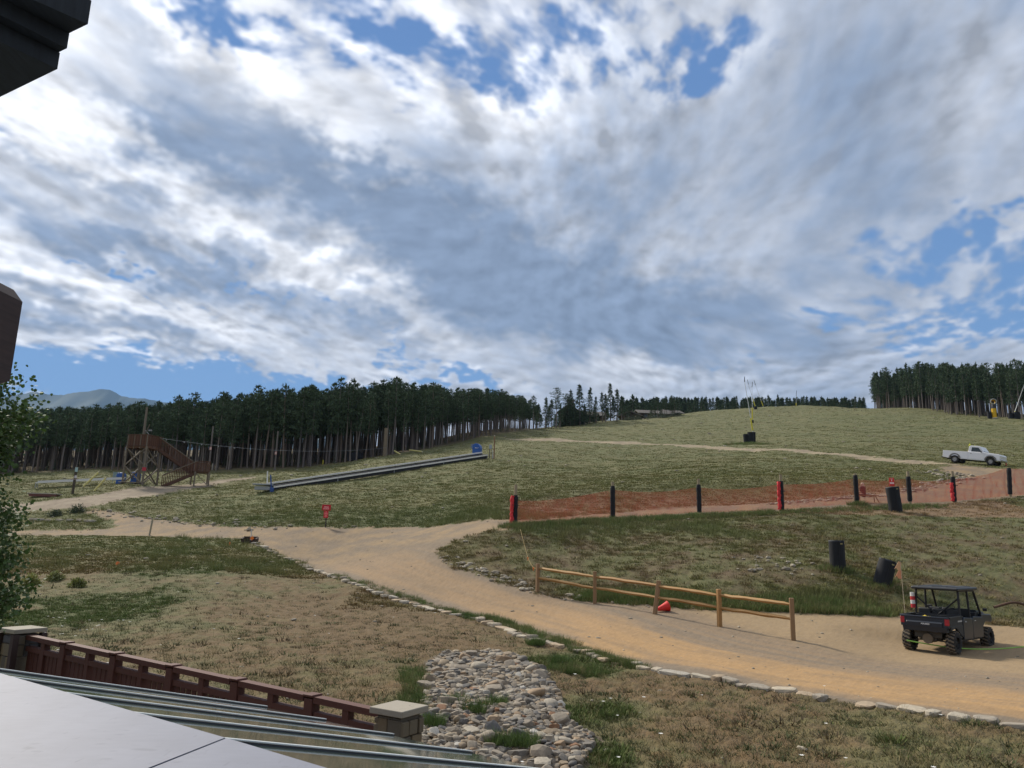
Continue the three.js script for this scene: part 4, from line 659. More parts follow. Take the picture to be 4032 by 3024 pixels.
// ---------------------------------------------------------------- wheels
const rubber = mat(0.022, 0.021, 0.02, 0.9), rimDark = mat(0.03, 0.03, 0.033, 0.4, { metalness: 0.6 }), rimSteel = mat(0.35, 0.34, 0.33, 0.45, { metalness: 0.7 }), dusty = mat(0.14, 0.115, 0.085, 0.95);
function wheel(parent, x, y, z, R, W, lugs, rim, side) {
  const tyre = part('tyre', lathe([[R * 0.55, -W * 0.42], [R * 0.7, -W * 0.5], [R * 0.9, -W * 0.49], [R * 0.97, -W * 0.4], [R * 0.985, 0], [R * 0.97, W * 0.4], [R * 0.9, W * 0.49], [R * 0.7, W * 0.5], [R * 0.55, W * 0.42]], 32).rotateX(Math.PI / 2).translate(x, y, z), rubber, parent);
  if (lugs) { const g = []; for (let i = 0; i < lugs; i++) { const a = i / lugs * 6.283; for (const [off, tw, dd] of [[-W * 0.3, 0.35, 0], [W * 0.3, -0.35, 0.5], [0, 0, 0.25]]) g.push(rbox(0.028, R * 0.15, W * 0.34, 0.006, R * 0.995, 0, 0, 1).rotateX(tw).translate(0, 0, off).rotateZ(a + dd * 6.283 / lugs)); } const l = part('tread', g.map((q) => q.translate(x, y, z)), dusty, tyre); void l; }
  const rg = [lathe([[0.001, W * 0.3], [R * 0.16, W * 0.32], [R * 0.2, W * 0.2], [R * 0.5, W * 0.16], [R * 0.56, W * 0.42], [R * 0.52, W * 0.44], [R * 0.5, -W * 0.2], [0.001, -W * 0.2]], 24).rotateX(Math.PI / 2)];
  for (let i = 0; i < 5; i++) rg.push(box(R * 0.4, R * 0.11, 0.03, R * 0.34, 0, W * 0.22).rotateZ(i * 1.2566));
  part('rim', rg.map((q) => (side < 0 ? q.rotateX(Math.PI) : q).translate(x, y, z)), rim, tyre);
}
// a lofted panel from a side profile, x forward, y up, z across
const slab = (pts, w, bevel = 0.02, z = 0) => new THREE.ExtrudeGeometry(new THREE.Shape(pts.map(([a, b]) => new THREE.Vector2(a, b))), { depth: w - 2 * bevel, bevelEnabled: bevel > 0, bevelSize: bevel, bevelThickness: bevel, bevelSegments: 2, curveSegments: 10 }).translate(0, 0, -w / 2 + bevel + z);
// ---------------------------------------------------------------- the utility vehicle
{
  const rr = P(3745, 2580), rl = P(3603, 2556), theta = 49 * RAD, c = rr.clone().add(rl).multiplyScalar(0.5);
  const o = thing('utility_vehicle', 'dark blue side by side utility vehicle with a roof and rear cargo bed', 'utility vehicle', c.toArray(), Math.PI / 2 - theta); o.scale.setScalar(0.95);
  const navy = mat(0.010, 0.017, 0.030, 0.35), black = mat(0.012, 0.012, 0.014, 0.6), frame = mat(0.05, 0.046, 0.04, 0.7), silver = mat(0.4, 0.4, 0.4, 0.4), redLens = mat(0.35, 0.02, 0.03, 0.25), plastic = mat(0.016, 0.018, 0.021, 0.55);
  const R = 0.335, WB = 2.85, T = 0.64;
  for (const [x, s] of [[0, -1], [0, 1], [WB, -1], [WB, 1]]) { const h = new THREE.Group(); h.name = 'wheel'; o.add(h); wheel(h, x, R, s * T, R, 0.26, 18, s > 0 || x ? rimDark : rimDark, s); }
  part('chassis', [box(3.0, 0.1, 0.6, 1.45, 0.42, 0), box(0.3, 0.3, 0.44, -0.02, 0.5, 0), box(0.06, 0.3, 0.8, -0.2, 0.6, 0), box(2.0, 0.06, 1.24, 1.6, 0.36, 0)], frame, o);
  part('gearbox', [new THREE.CylinderGeometry(0.15, 0.15, 0.16, 16).rotateZ(Math.PI / 2).translate(-0.22, 0.42, 0), rbox(0.22, 0.22, 0.34, 0.04, -0.05, 0.42, 0)], dusty, o);
  for (const s of [-1, 1]) { part('suspension_arm', [bar(V(-0.06, 0.42, s * 0.12), V(-0.02, 0.3, s * (T - 0.1)), 0.045, 0.035), bar(V(-0.1, 0.52, s * 0.12), V(-0.02, 0.42, s * (T - 0.1)), 0.035, 0.03)], frame, o); part('shock_absorber', [bar(V(0, 0.4, s * 0.45), V(0.02, 0.86, s * 0.34), 0.08, 0.07, 10), bar(V(WB, 0.4, s * 0.45), V(WB - 0.05, 0.85, s * 0.34), 0.08, 0.07, 10)], black, o); part('axle_shaft', bar(V(-0.02, 0.36, s * 0.1), V(0, R, s * 0.55), 0.04, 0.04, 8), frame, o); }
  // cargo bed
  const bed = part('cargo_bed', [rbox(1.02, 0.04, 1.36, 0.01, 0.12, 0.78, 0), rbox(1.02, 0.27, 0.05, 0.015, 0.12, 0.93, -0.69), rbox(1.02, 0.27, 0.05, 0.015, 0.12, 0.93, 0.69), rbox(0.05, 0.3, 1.36, 0.015, 0.62, 0.94, 0)], plastic, o);
  for (const s of [-1, 1]) part('bed_rail', bar(V(-0.42, 1.08, s * 0.71), V(0.62, 1.09, s * 0.71), 0.07, 0.04), plastic, bed);
  const gate = part('tailgate', [rbox(0.06, 0.3, 1.42, 0.02, -0.42, 0.92, 0), slab([[-0.47, 0.8], [-0.44, 0.78], [-0.44, 0.95], [-0.475, 0.9]], 1.05, 0.01), rbox(0.09, 0.05, 1.42, 0.018, -0.42, 1.07, 0), slab([[-0.44, 0.66], [-0.3, 0.64], [-0.3, 0.78], [-0.46, 0.78]], 1.3, 0.015)], navy, o);
  const logo = print(256, 48, (g, w, h) => { g.fillStyle = '#070b12'; g.fillRect(0, 0, w, h); g.fillStyle = '#e8ecef'; g.font = 'italic bold 44px sans-serif'; g.textAlign = 'center'; g.textBaseline = 'middle'; g.fillText('POLARIS', w / 2, h / 2 + 2, w - 8); });
  part('badge', new THREE.PlaneGeometry(0.36, 0.065).rotateY(-Math.PI / 2).translate(-0.486, 0.87, 0.03), printMat(logo, 0.4), gate);
  for (const s of [-1, 1]) part('tail_light', rbox(0.07, 0.2, 0.13, 0.02, -0.425, 0.95, s * 0.65), redLens, o);
  part('yellow_bag', (() => { const g = new THREE.SphereGeometry(0.2, 14, 10).scale(1.1, 0.45, 1.3), q = g.attributes.position; for (let i = 0; i < q.count; i++) q.setY(i, q.getY(i) * (1 + 0.5 * n3(q.getX(i) * 7, q.getY(i) * 7, q.getZ(i) * 7))); g.computeVertexNormals(); return g.translate(-0.1, 0.98, -0.1); })(), mat(0.55, 0.4, 0.03, 0.7), o);
  for (const s of [-1, 1]) part('bed_side_stripe', box(0.34, 0.045, 0.008, 0.4, 0.96, s * 0.722), silver, bed);
  // body sides, doors, nose
  for (const s of [-1, 1]) {
    part('rear_fender', slab([[-0.3, 0.72], [0.1, 0.78], [0.55, 0.5], [0.64, 0.5], [0.64, 0.82], [-0.3, 0.82]], 0.08, 0.015, s * 0.68), plastic, o);
    for (const [x0, x1] of [[0.66, 1.42], [1.46, 2.32]]) { const d = part('door', slab([[x0, 0.42], [x1 - 0.05, 0.4], [x1, 0.6], [x1, 1.0], [x0 + 0.08, 1.04], [x0, 0.95]], 0.07, 0.02, s * 0.7), navy, o); part('handle', rbox(0.12, 0.03, 0.02, 0.008, x0 + 0.16, 0.93, s * 0.745), silver, d); }
    part('front_fender', slab([[2.34, 0.45], [2.42, 0.72], [2.7, 0.88], [3.2, 0.82], [3.3, 0.92], [3.2, 1.04], [2.36, 1.08]], 0.12, 0.025, s * 0.64), navy, o);
    part('headlight', rbox(0.1, 0.1, 0.22, 0.03, 3.26, 0.93, s * 0.5), silver, o);
    part('mirror', rbox(0.05, 0.1, 0.13, 0.02, 2.28, 1.25, s * 0.84), black, o);
  }
  part('hood', slab([[2.3, 0.9], [3.3, 0.82], [3.34, 0.92], [2.9, 1.1], [2.3, 1.18]], 1.16, 0.04), navy, o);
  part('front_bumper', [bar(V(3.36, 0.6, -0.45), V(3.36, 0.6, 0.45), 0.05, 0.05, 8), bar(V(3.36, 0.85, -0.4), V(3.36, 0.85, 0.4), 0.05, 0.05, 8), box(0.1, 0.5, 0.8, 3.24, 0.62, 0)], black, o);
  part('dashboard', slab([[2.18, 0.6], [2.34, 0.6], [2.34, 1.14], [2.14, 1.12], [2.1, 0.98]], 1.2, 0.02), black, o);
  part('steering_wheel', new THREE.TorusGeometry(0.17, 0.018, 8, 22).rotateY(Math.PI / 2).rotateZ(-0.5).translate(2.02, 1.1, -0.35), black, o);
  for (const x of [0.82, 1.62]) for (const z of [-0.42, 0, 0.42]) part('seat', [rbox(0.46, 0.14, 0.4, 0.05, x + 0.18, 0.76, z), rbox(0.13, 0.52, 0.4, 0.05, x - 0.04, 1.02, z)], plastic, o);
  // cage and roof
  const cage = []; const Y = 1.86;
  for (const s of [-1, 1]) { const z = s * 0.66; cage.push(bar(V(0.62, 0.8, z), V(0.7, Y, z * 0.95), 0.07, 0.07, 10), bar(V(1.44, 0.95, z), V(1.44, Y, z * 0.95), 0.07, 0.07, 10), bar(V(2.44, 1.02, z), V(2.0, Y - 0.02, z * 0.95), 0.07, 0.07, 10), bar(V(0.7, Y, z * 0.95), V(2.0, Y - 0.02, z * 0.95), 0.06, 0.06, 10), bar(V(2.44, 1.02, z), V(2.7, 0.95, z * 0.8), 0.06, 0.06, 8)); }
  cage.push(bar(V(0.69, 1.62, 0.62), V(0.64, 1.08, 0), 0.05, 0.05, 8), bar(V(0.69, 1.62, -0.62), V(0.64, 1.08, 0), 0.05, 0.05, 8), bar(V(0.66, 1.1, -0.64), V(0.66, 1.1, 0.64), 0.05, 0.05, 8), bar(V(1.44, Y, -0.62), V(1.44, Y, 0.62), 0.05, 0.05, 8), bar(V(2.0, Y - 0.02, -0.62), V(2.0, Y - 0.02, 0.62), 0.05, 0.05, 8));
  part('roll_cage', cage, black, o);
  const roof = part('roof', [rbox(1.72, 0.1, 1.42, 0.05, 1.35, Y + 0.045, 0, 3)], mat(0.03, 0.033, 0.038, 0.5), o);
  part('roof_rib', [-0.42, 0, 0.42].map((z) => rbox(1.4, 0.03, 0.24, 0.012, 1.35, Y + 0.1, z)), mat(0.034, 0.037, 0.042, 0.5), roof);
  part('windscreen', slab([[2.43, 1.06], [2.445, 1.06], [2.02, 1.84], [2.005, 1.84]], 1.2, 0), new THREE.MeshPhysicalMaterial({ color: new THREE.Color(0.8, 0.85, 0.85), roughness: 0.03, transmission: 1, thickness: 0 }), o);
  // whip flag and striped warning tube
  part('flag_pole', bar(V(0.1, 1.0, -0.78), V(0.08, 2.72, -0.8), 0.022, 0.016, 6), mat(0.5, 0.42, 0.3, 0.7), o);
  const flag = (y, c) => { const s = new THREE.Shape([[0, 0], [-0.03, 0.26], [0.05, 0.3], [0.2, 0.06], [0.14, 0.1], [0.1, 0.02]].map(([a, b]) => new THREE.Vector2(a, b))); const g = new THREE.ExtrudeGeometry(s, { depth: 0.012, bevelEnabled: false }).rotateY(2.4).translate(0.08, y, -0.8); return part('flag', g, mat(...c, 0.8), o); };
  flag(2.42, [0.6, 0.36, 0.2]); flag(2.16, [0.6, 0.26, 0.14]);
  part('flag_wire', [bar(V(-0.1, 2.74, -0.8), V(0.26, 2.72, -0.8), 0.012, 0.012), bar(V(0.08, 2.72, -0.98), V(0.08, 2.74, -0.62), 0.012, 0.012)], black, o);
  for (let i = 0; i < 4; i++) part('warning_tube', new THREE.CylinderGeometry(0.07, 0.07, 0.12, 16).translate(0.62, 1.32 + i * 0.12, -0.72), i % 2 ? mat(0.7, 0.68, 0.66, 0.5) : mat(0.5, 0.03, 0.04, 0.5), o);
  // the green rope in front of it
  const pts = []; for (let i = 0; i <= 12; i++) { const t = i / 12, p = at(lerp(3570, 4120, t), lerp(2521, 2540, t) + 34 * Math.sin(Math.PI * Math.min(1, t * 1.05)) * 0.75, lerp(23.9, 22.6, t)); pts.push(p); }
  tag(part('barrier_rope', tube(pts, 0.017, 60, 6), mat(0.25, 0.5, 0.1, 0.7)), 'bright green rope slung low behind the utility vehicle', 'rope');
}
// ---------------------------------------------------------------- the white pickup
{
  const a = P(3772, 1827), b = P(3906, 1834), d = b.clone().sub(a), L = Math.hypot(d.x, d.z), theta = Math.atan2(d.x, -d.z), k = L / 3.34;
  const o = thing('pickup_truck', 'white regular cab pickup truck with dark wheel flares parked above the net', 'pickup truck', a.toArray(), Math.PI / 2 - theta); o.rotation.z = Math.atan2(d.y, L); o.scale.setScalar(clamp(k, 0.9, 1.12));
  const white = new THREE.MeshPhysicalMaterial({ color: new THREE.Color(0.72, 0.73, 0.75), roughness: 0.35, clearcoat: 0.5, clearcoatRoughness: 0.2 }), trim = mat(0.16, 0.155, 0.15, 0.7), chrome = mat(0.45, 0.45, 0.46, 0.25, { metalness: 0.8 }), glass = new THREE.MeshPhysicalMaterial({ color: new THREE.Color(0.03, 0.045, 0.05), roughness: 0.06 }), black = mat(0.015, 0.015, 0.016, 0.8);
  for (const [x, s] of [[0, -1], [0, 1], [3.34, -1], [3.34, 1]]) { const h = new THREE.Group(); h.name = 'wheel'; o.add(h); wheel(h, x, 0.4, s * 0.82, 0.4, 0.27, 0, rimSteel, s); }
  const arch = (cx, r) => { const p = []; for (let i = 0; i <= 8; i++) { const t = Math.PI * (1 - i / 8); p.push([cx + Math.cos(t) * r, 0.5 + Math.sin(t) * r * 0.92]); } return p; };
  // bed: two sides, floor, ends
  for (const s of [-1, 1]) part('bed_side', slab([[-1.15, 0.58], [-0.52, 0.5], ...arch(0, 0.5).slice(1, -1), [0.52, 0.48], [1.2, 0.48], [1.2, 1.2], [-1.15, 1.2]], 0.14, 0.03, s * 0.87), white, o);
  part('bed_floor', box(2.3, 0.06, 1.6, 0.02, 0.68, 0), trim, o); part('tailgate', rbox(0.08, 0.6, 1.7, 0.03, -1.12, 0.9, 0), white, o); part('bed_front', box(0.06, 0.55, 1.6, 1.16, 0.92, 0), white, o);
  for (const s of [-1, 1]) part('bed_rail', box(2.3, 0.025, 0.1, 0.02, 1.22, s * 0.87), black, o);
  // cab and nose
  part('body', slab([[1.24, 0.48], [2.8, 0.46], ...arch(3.34, 0.5).slice(1, -1), [3.86, 0.5], [4.12, 0.56], [4.14, 1.0], [4.05, 1.1], [2.78, 1.22], [1.24, 1.22]], 1.86, 0.06), white, o);
  const cab = part('cab', slab([[1.26, 1.2], [2.72, 1.2], [2.24, 1.78], [2.1, 1.83], [1.42, 1.83], [1.32, 1.76]], 1.66, 0.06), white, o);
  for (const s of [-1, 1]) part('side_window', slab([[1.5, 1.27], [2.52, 1.27], [2.16, 1.72], [1.56, 1.72]], 0.02, 0, s * 0.836), glass, cab);
  part('windshield', slab([[2.74, 1.22], [2.77, 1.22], [2.28, 1.78], [2.25, 1.77]], 1.46, 0), glass, cab);
  part('rear_window', box(0.02, 0.4, 1.3, 1.25, 1.5, 0), glass, cab);
  for (const s of [-1, 1]) {
    const dr = part('door', slab([[1.4, 0.55], [2.66, 0.55], [2.72, 1.2], [1.4, 1.2]], 0.02, 0.006, s * 0.932), white, o); part('handle', rbox(0.14, 0.035, 0.02, 0.008, 1.52, 1.08, s * 0.95), black, dr);
    part('mirror', rbox(0.08, 0.15, 0.2, 0.03, 2.5, 1.3, s * 1.02), black, o);
    for (const cx of [0, 3.34]) { const p = arch(cx, 0.55), q = arch(cx, 0.44).reverse(); part('wheel_flare', slab([...p, ...q], 0.09, 0.015, s * 0.95), trim, o); }
    part('headlight', rbox(0.05, 0.14, 0.3, 0.02, 4.16, 0.92, s * 0.68), mat(0.6, 0.6, 0.6, 0.15), o); part('tail_light', rbox(0.05, 0.3, 0.1, 0.02, -1.15, 1.0, s * 0.86), mat(0.4, 0.04, 0.03, 0.3), o);
  }
  part('front_bumper', rbox(0.2, 0.22, 1.84, 0.06, 4.2, 0.56, 0), chrome, o); part('rear_bumper', rbox(0.16, 0.16, 1.7, 0.04, -1.24, 0.56, 0), mat(0.03, 0.03, 0.03, 0.6), o); part('grille', box(0.03, 0.2, 0.98, 4.17, 0.92, 0), black, o); part('underbody', box(4.6, 0.16, 1.3, 1.5, 0.45, 0), black, o);
  part('hood_line', box(1.0, 0.012, 1.5, 3.3, 1.175, 0).rotateZ(-0.07).translate(0.08, 0.23, 0), white, o);
  part('cab_rack', [bar(V(1.3, 1.2, -0.7), V(1.3, 1.95, -0.7), 0.05, 0.05), bar(V(1.3, 1.2, 0.7), V(1.3, 1.95, 0.7), 0.05, 0.05), bar(V(1.3, 1.86, -0.72), V(1.3, 1.86, 0.72), 0.05, 0.05)], black, o);
  part('warning_flag', [bar(V(1.28, 1.9, 0.55), V(1.2, 2.18, 0.55), 0.05, 0.03), bar(V(1.3, 1.9, -0.5), V(1.34, 2.1, -0.5), 0.05, 0.04), new THREE.SphereGeometry(0.12, 10, 8).scale(1, 1.2, 0.6).translate(1.24, 1.92, 0.55)], mat(0.6, 0.62, 0.05, 0.7), o);
  part('orange_lamp', lathe([[0.001, 0.14], [0.06, 0.13], [0.075, 0], [0.001, 0]], 14).translate(1.08, 1.25, 0.3), mat(0.75, 0.35, 0.12, 0.4), o);
}

// ---------------------------------------------------------------- the wooden tower with its stairs
const weathered = mat(0.24, 0.2, 0.15, 0.9, { map: woodTex }), cedar = mat(0.17, 0.085, 0.05, 0.85, { map: woodTex }), cedarDark = mat(0.125, 0.062, 0.038, 0.85, { map: woodTex });
{
  const foot = P(559, 1916), s = -foot.z / FOCAL, o = thing('wooden_tower', 'brown timber lookout tower with railed platform and switchback stairs', 'tower', foot.toArray(), Math.atan2(-foot.x, -foot.z)), Y = (row) => (1916 - row) * s, X = (px) => (px - 559) * s;
  const deck = Y(1762), top = Y(1716), yaw = 53.5 * RAD, cx = -0.235, cz = -1.57, w = 2.25, q = (a, b, y = 0) => V(cx + a * Math.cos(yaw) + b * Math.sin(yaw), y, cz - a * Math.sin(yaw) * -1 * -1 + b * Math.cos(yaw));
  const cor = [q(-w / 2, w / 2), q(w / 2, w / 2), q(w / 2, -w / 2), q(-w / 2, -w / 2)];          // front, right, back, left
  for (const p of cor) part('leg', bar(V(p.x, -0.8, p.z), V(p.x, deck, p.z), 0.22, 0.2, 10), weathered, o);
  for (let f = 0; f < 4; f++) { const a = cor[f], b = cor[(f + 1) % 4]; for (const [y0, y1] of [[0.1, deck * 0.5], [deck * 0.5, deck - 0.15]]) { part('brace', bar(V(a.x, y0, a.z), V(b.x, y1, b.z), 0.13, 0.07), weathered, o); part('brace', bar(V(a.x, y1, a.z), V(b.x, y0, b.z), 0.13, 0.06), weathered, o); } }
  for (let k = 0; k < 8; k++) { const t = -w / 2 + (k + 0.5) * w / 8; part('deck_board', bar(q(-w / 2 - 0.1, t, deck + 0.02), q(w / 2 + 0.1, t, deck + 0.02), w / 8 - 0.015, 0.05), cedarDark, o); }
  for (let f = 0; f < 4; f++) {
    const a = cor[f], b = cor[(f + 1) % 4], e = (t, y) => V(lerp(a.x, b.x, t), y, lerp(a.z, b.z, t));
    part('fascia', bar(e(0, deck - 0.05), e(1, deck - 0.05), 0.05, 0.24), cedar, o); if (f === 1) { /* stair side keeps its rail up to the stair head */ }
    part('handrail', bar(e(-0.03, top), e(1.03, top), 0.12, 0.05), cedar, o);
    for (const t of [0.02, 0.35, 0.66, 0.98]) part('rail_post', bar(e(t, deck - 0.25), e(t, top - 0.03), 0.1, 0.1), f === 3 ? weathered : cedar, o);
    for (let k = 0; k < 22; k++) part(f === 3 ? 'cladding_board' : 'baluster', bar(e((k + 0.5) / 22, deck + 0.1), e((k + 0.5) / 22, top - 0.04), f === 3 ? 0.1 : 0.055, 0.03), k % 3 ? cedar : cedarDark, o);
  }
  // flight(from, to): treads between two strings, balusters and handrails
  const flight = (A, B, wide, n, railH) => {
    const d = B.clone().sub(A), z = V(0, 0, 1);
    for (const e of [-1, 1]) {
      const off = z.clone().multiplyScalar(e * wide / 2);
      part('stringer', bar(A.clone().add(off).add(V(0, -0.1, 0)), B.clone().add(off).add(V(0, -0.1, 0)), 0.06, 0.28), cedarDark, o);
      part('handrail', bar(A.clone().add(off).add(V(0, railH, 0)), B.clone().add(off).add(V(0, railH, 0)), 0.12, 0.07), e > 0 ? weathered : cedar, o);
      for (let k = 0; k <= n * 2; k++) { const p = A.clone().addScaledVector(d, k / (n * 2)).add(off); part('baluster', bar(p.clone().add(V(0, -0.02, 0)), p.clone().add(V(0, railH - 0.02, 0)), 0.05, 0.035), k % 2 ? cedar : cedarDark, o); }
    }
    for (let k = 0; k < n; k++) { const p = A.clone().addScaledVector(d, (k + 0.5) / n); part('tread', box(Math.abs(d.x) / n + 0.05, 0.05, wide - 0.06, p.x, p.y, p.z), cedarDark, o); }
  };
  const landY = Y(1850), zU = cor[1].z - 0.1, zL = zU + 1.15, right = X(800), landX = X(738);
  flight(V(cor[1].x - 0.25, deck, zU), V(landX, landY, zU), 1.0, 13, 1.12);
  flight(V(X(752), landY, zL), V(X(628), 0.05, zL), 1.0, 10, 1.1);
  for (let k = 0; k < 9; k++) part('deck_board', box(right - landX + 0.1, 0.05, 0.24, (right + landX) / 2, landY + 0.02, zU - 0.5 + k * 0.265), cedarDark, o);
  for (const [x, z] of [[landX, zU - 0.55], [right, zU - 0.55], [right, zL + 0.55], [landX + 0.2, zL + 0.55]]) part('leg', bar(V(x, -0.3, z), V(x, landY, z), 0.14, 0.14), weathered, o);
  const rails = (a, b) => { part('handrail', bar(a.clone().setY(Y(1807)), b.clone().setY(Y(1807)), 0.1, 0.05), cedar, o); const n = Math.round(a.distanceTo(b) / 0.13); for (let k = 0; k <= n; k++) { const p = a.clone().lerp(b, k / n); part('baluster', bar(p.clone().setY(landY), p.clone().setY(Y(1807)), 0.06, 0.03), k % 2 ? cedar : cedarDark, o); } };
  rails(V(right, 0, zU - 0.55), V(right, 0, zL + 0.55)); rails(V(X(755), 0, zL + 0.55), V(right, 0, zL + 0.55)); rails(V(landX, 0, zU - 0.55), V(right, 0, zU - 0.55));
  part('brace', bar(V(right, 0.2, zL + 0.55), V(X(748), landY - 0.1, zL + 0.55), 0.1, 0.06), weathered, o);
  part('red_placard', box(0.36, 0.34, 0.02, cor[0].x, Y(1853), cor[0].z + 0.14), mat(0.45, 0.03, 0.05, 0.6), o);
}
// masts and the cable between them
{
  const base = P(559, 1916), mx = at(566, 1712, -base.z + 1.7).x, foot = V(mx, land(mx, -base.z + 1.7), base.z - 1.7), h = at(578, 1600, 78).y - foot.y;
  const a = thing('mast', 'tall weathered pole rising behind the tower platform', 'pole', foot.toArray()); part('pole', new THREE.CylinderGeometry(0.1, 0.17, h, 10).translate(0, h / 2, 0), weathered, a); part('bracket', [bar(V(0.1, h * 0.7, 0), V(0.75, h * 0.62, 0), 0.05, 0.05), bar(V(0.75, h * 0.62, 0), V(0.75, h * 0.57, 0), 0.06, 0.06), box(0.34, 0.12, 0.12, 0.62, h * 0.7, 0)], mat(0.3, 0.31, 0.32, 0.6), a); part('brace', bar(V(-0.1, h * 0.55, 0.1), V(0.5, h * 0.78, 0), 0.07, 0.05), weathered, a);
  const p2 = P(1514, 1800), h2 = 113 * -p2.z / FOCAL, b = thing('cable_post', 'thick bare timber post in front of the pines holding the cable', 'pole', p2.toArray()); part('pole', new THREE.CylinderGeometry(0.22, 0.26, h2, 12).translate(0, h2 / 2, 0), mat(0.27, 0.21, 0.14, 0.9, { map: woodTex }), b); part('clamp', new THREE.TorusGeometry(0.25, 0.03, 6, 16).rotateX(Math.PI / 2).translate(0, h2 * 0.3, 0), mat(0.2, 0.2, 0.2, 0.5, { metalness: 0.5 }), b);
  const A = V(foot.x + 0.75, foot.y + h * 0.62, foot.z), B = V(p2.x, p2.y + h2 * 0.3, p2.z), pts = []; for (let i = 0; i <= 16; i++) { const t = i / 16; pts.push(A.clone().lerp(B, t).add(V(0, -0.9 * 4 * t * (1 - t), 0))); }
  const cable = thing('steel_cable', 'grey cable with small pulleys running from the tower along the pines', 'cable', A.toArray()); part('wire', tube(pts.map((p) => p.clone().sub(A)), 0.014, 60, 5), mat(0.3, 0.32, 0.35, 0.5, { metalness: 0.5 }), cable);
  for (const i of [1, 2, 3, 4, 5]) part('pulley', rbox(0.12, 0.16, 0.08, 0.03, pts[i].x - A.x - 0.3, pts[i].y - A.y - 0.05, pts[i].z - A.z), mat(0.25, 0.27, 0.28, 0.5), cable);
}
// ---------------------------------------------------------------- conveyor lifts
const blue = mat(0.015, 0.09, 0.36, 0.4), railWhite = mat(0.7, 0.69, 0.65, 0.5), beltDark = mat(0.02, 0.021, 0.025, 0.75), grey = mat(0.32, 0.34, 0.35, 0.6);
function conveyor(A, B, label, skirt) {
  const o = thing('conveyor_lift', label, 'conveyor lift', A.toArray()), d = B.clone().sub(A), L = d.length(), n = Math.round(L / 3.2), hor = V(d.x, 0, d.z).normalize(), side = V(-hor.z, 0, hor.x), tilt = skirt ? 0.42 : 0.2, e = (t, off, dy) => d.clone().multiplyScalar(t).addScaledVector(side, off).add(V(0, dy, 0));
  for (let i = 0; i < n; i++) { const t0 = i / n + 0.0006, t1 = (i + 1) / n - 0.0006; for (const s of [-0.42, 0.42]) part('side_rail', bar(e(t0, s, 0.1 - s * tilt), e(t1, s, 0.1 - s * tilt), 0.17, 0.13), railWhite, o); if (skirt) for (const s of [-0.36, 0.36]) part('skirt', bar(e(t0, s, -0.13 - s * tilt), e(t1, s, -0.13 - s * tilt), 0.05, 0.3), beltDark, o); }
  part('belt', bar(e(0, 0, 0.04), e(1, 0, 0.04), 0.62, 0.05), beltDark, o);
  for (let i = 0; i <= n; i += 2) for (const s of [-0.4, 0.4]) part('leg', bar(e(i / n, s, 0), e(i / n, s, -0.9), 0.06, 0.06), grey, o);
  return o;
}
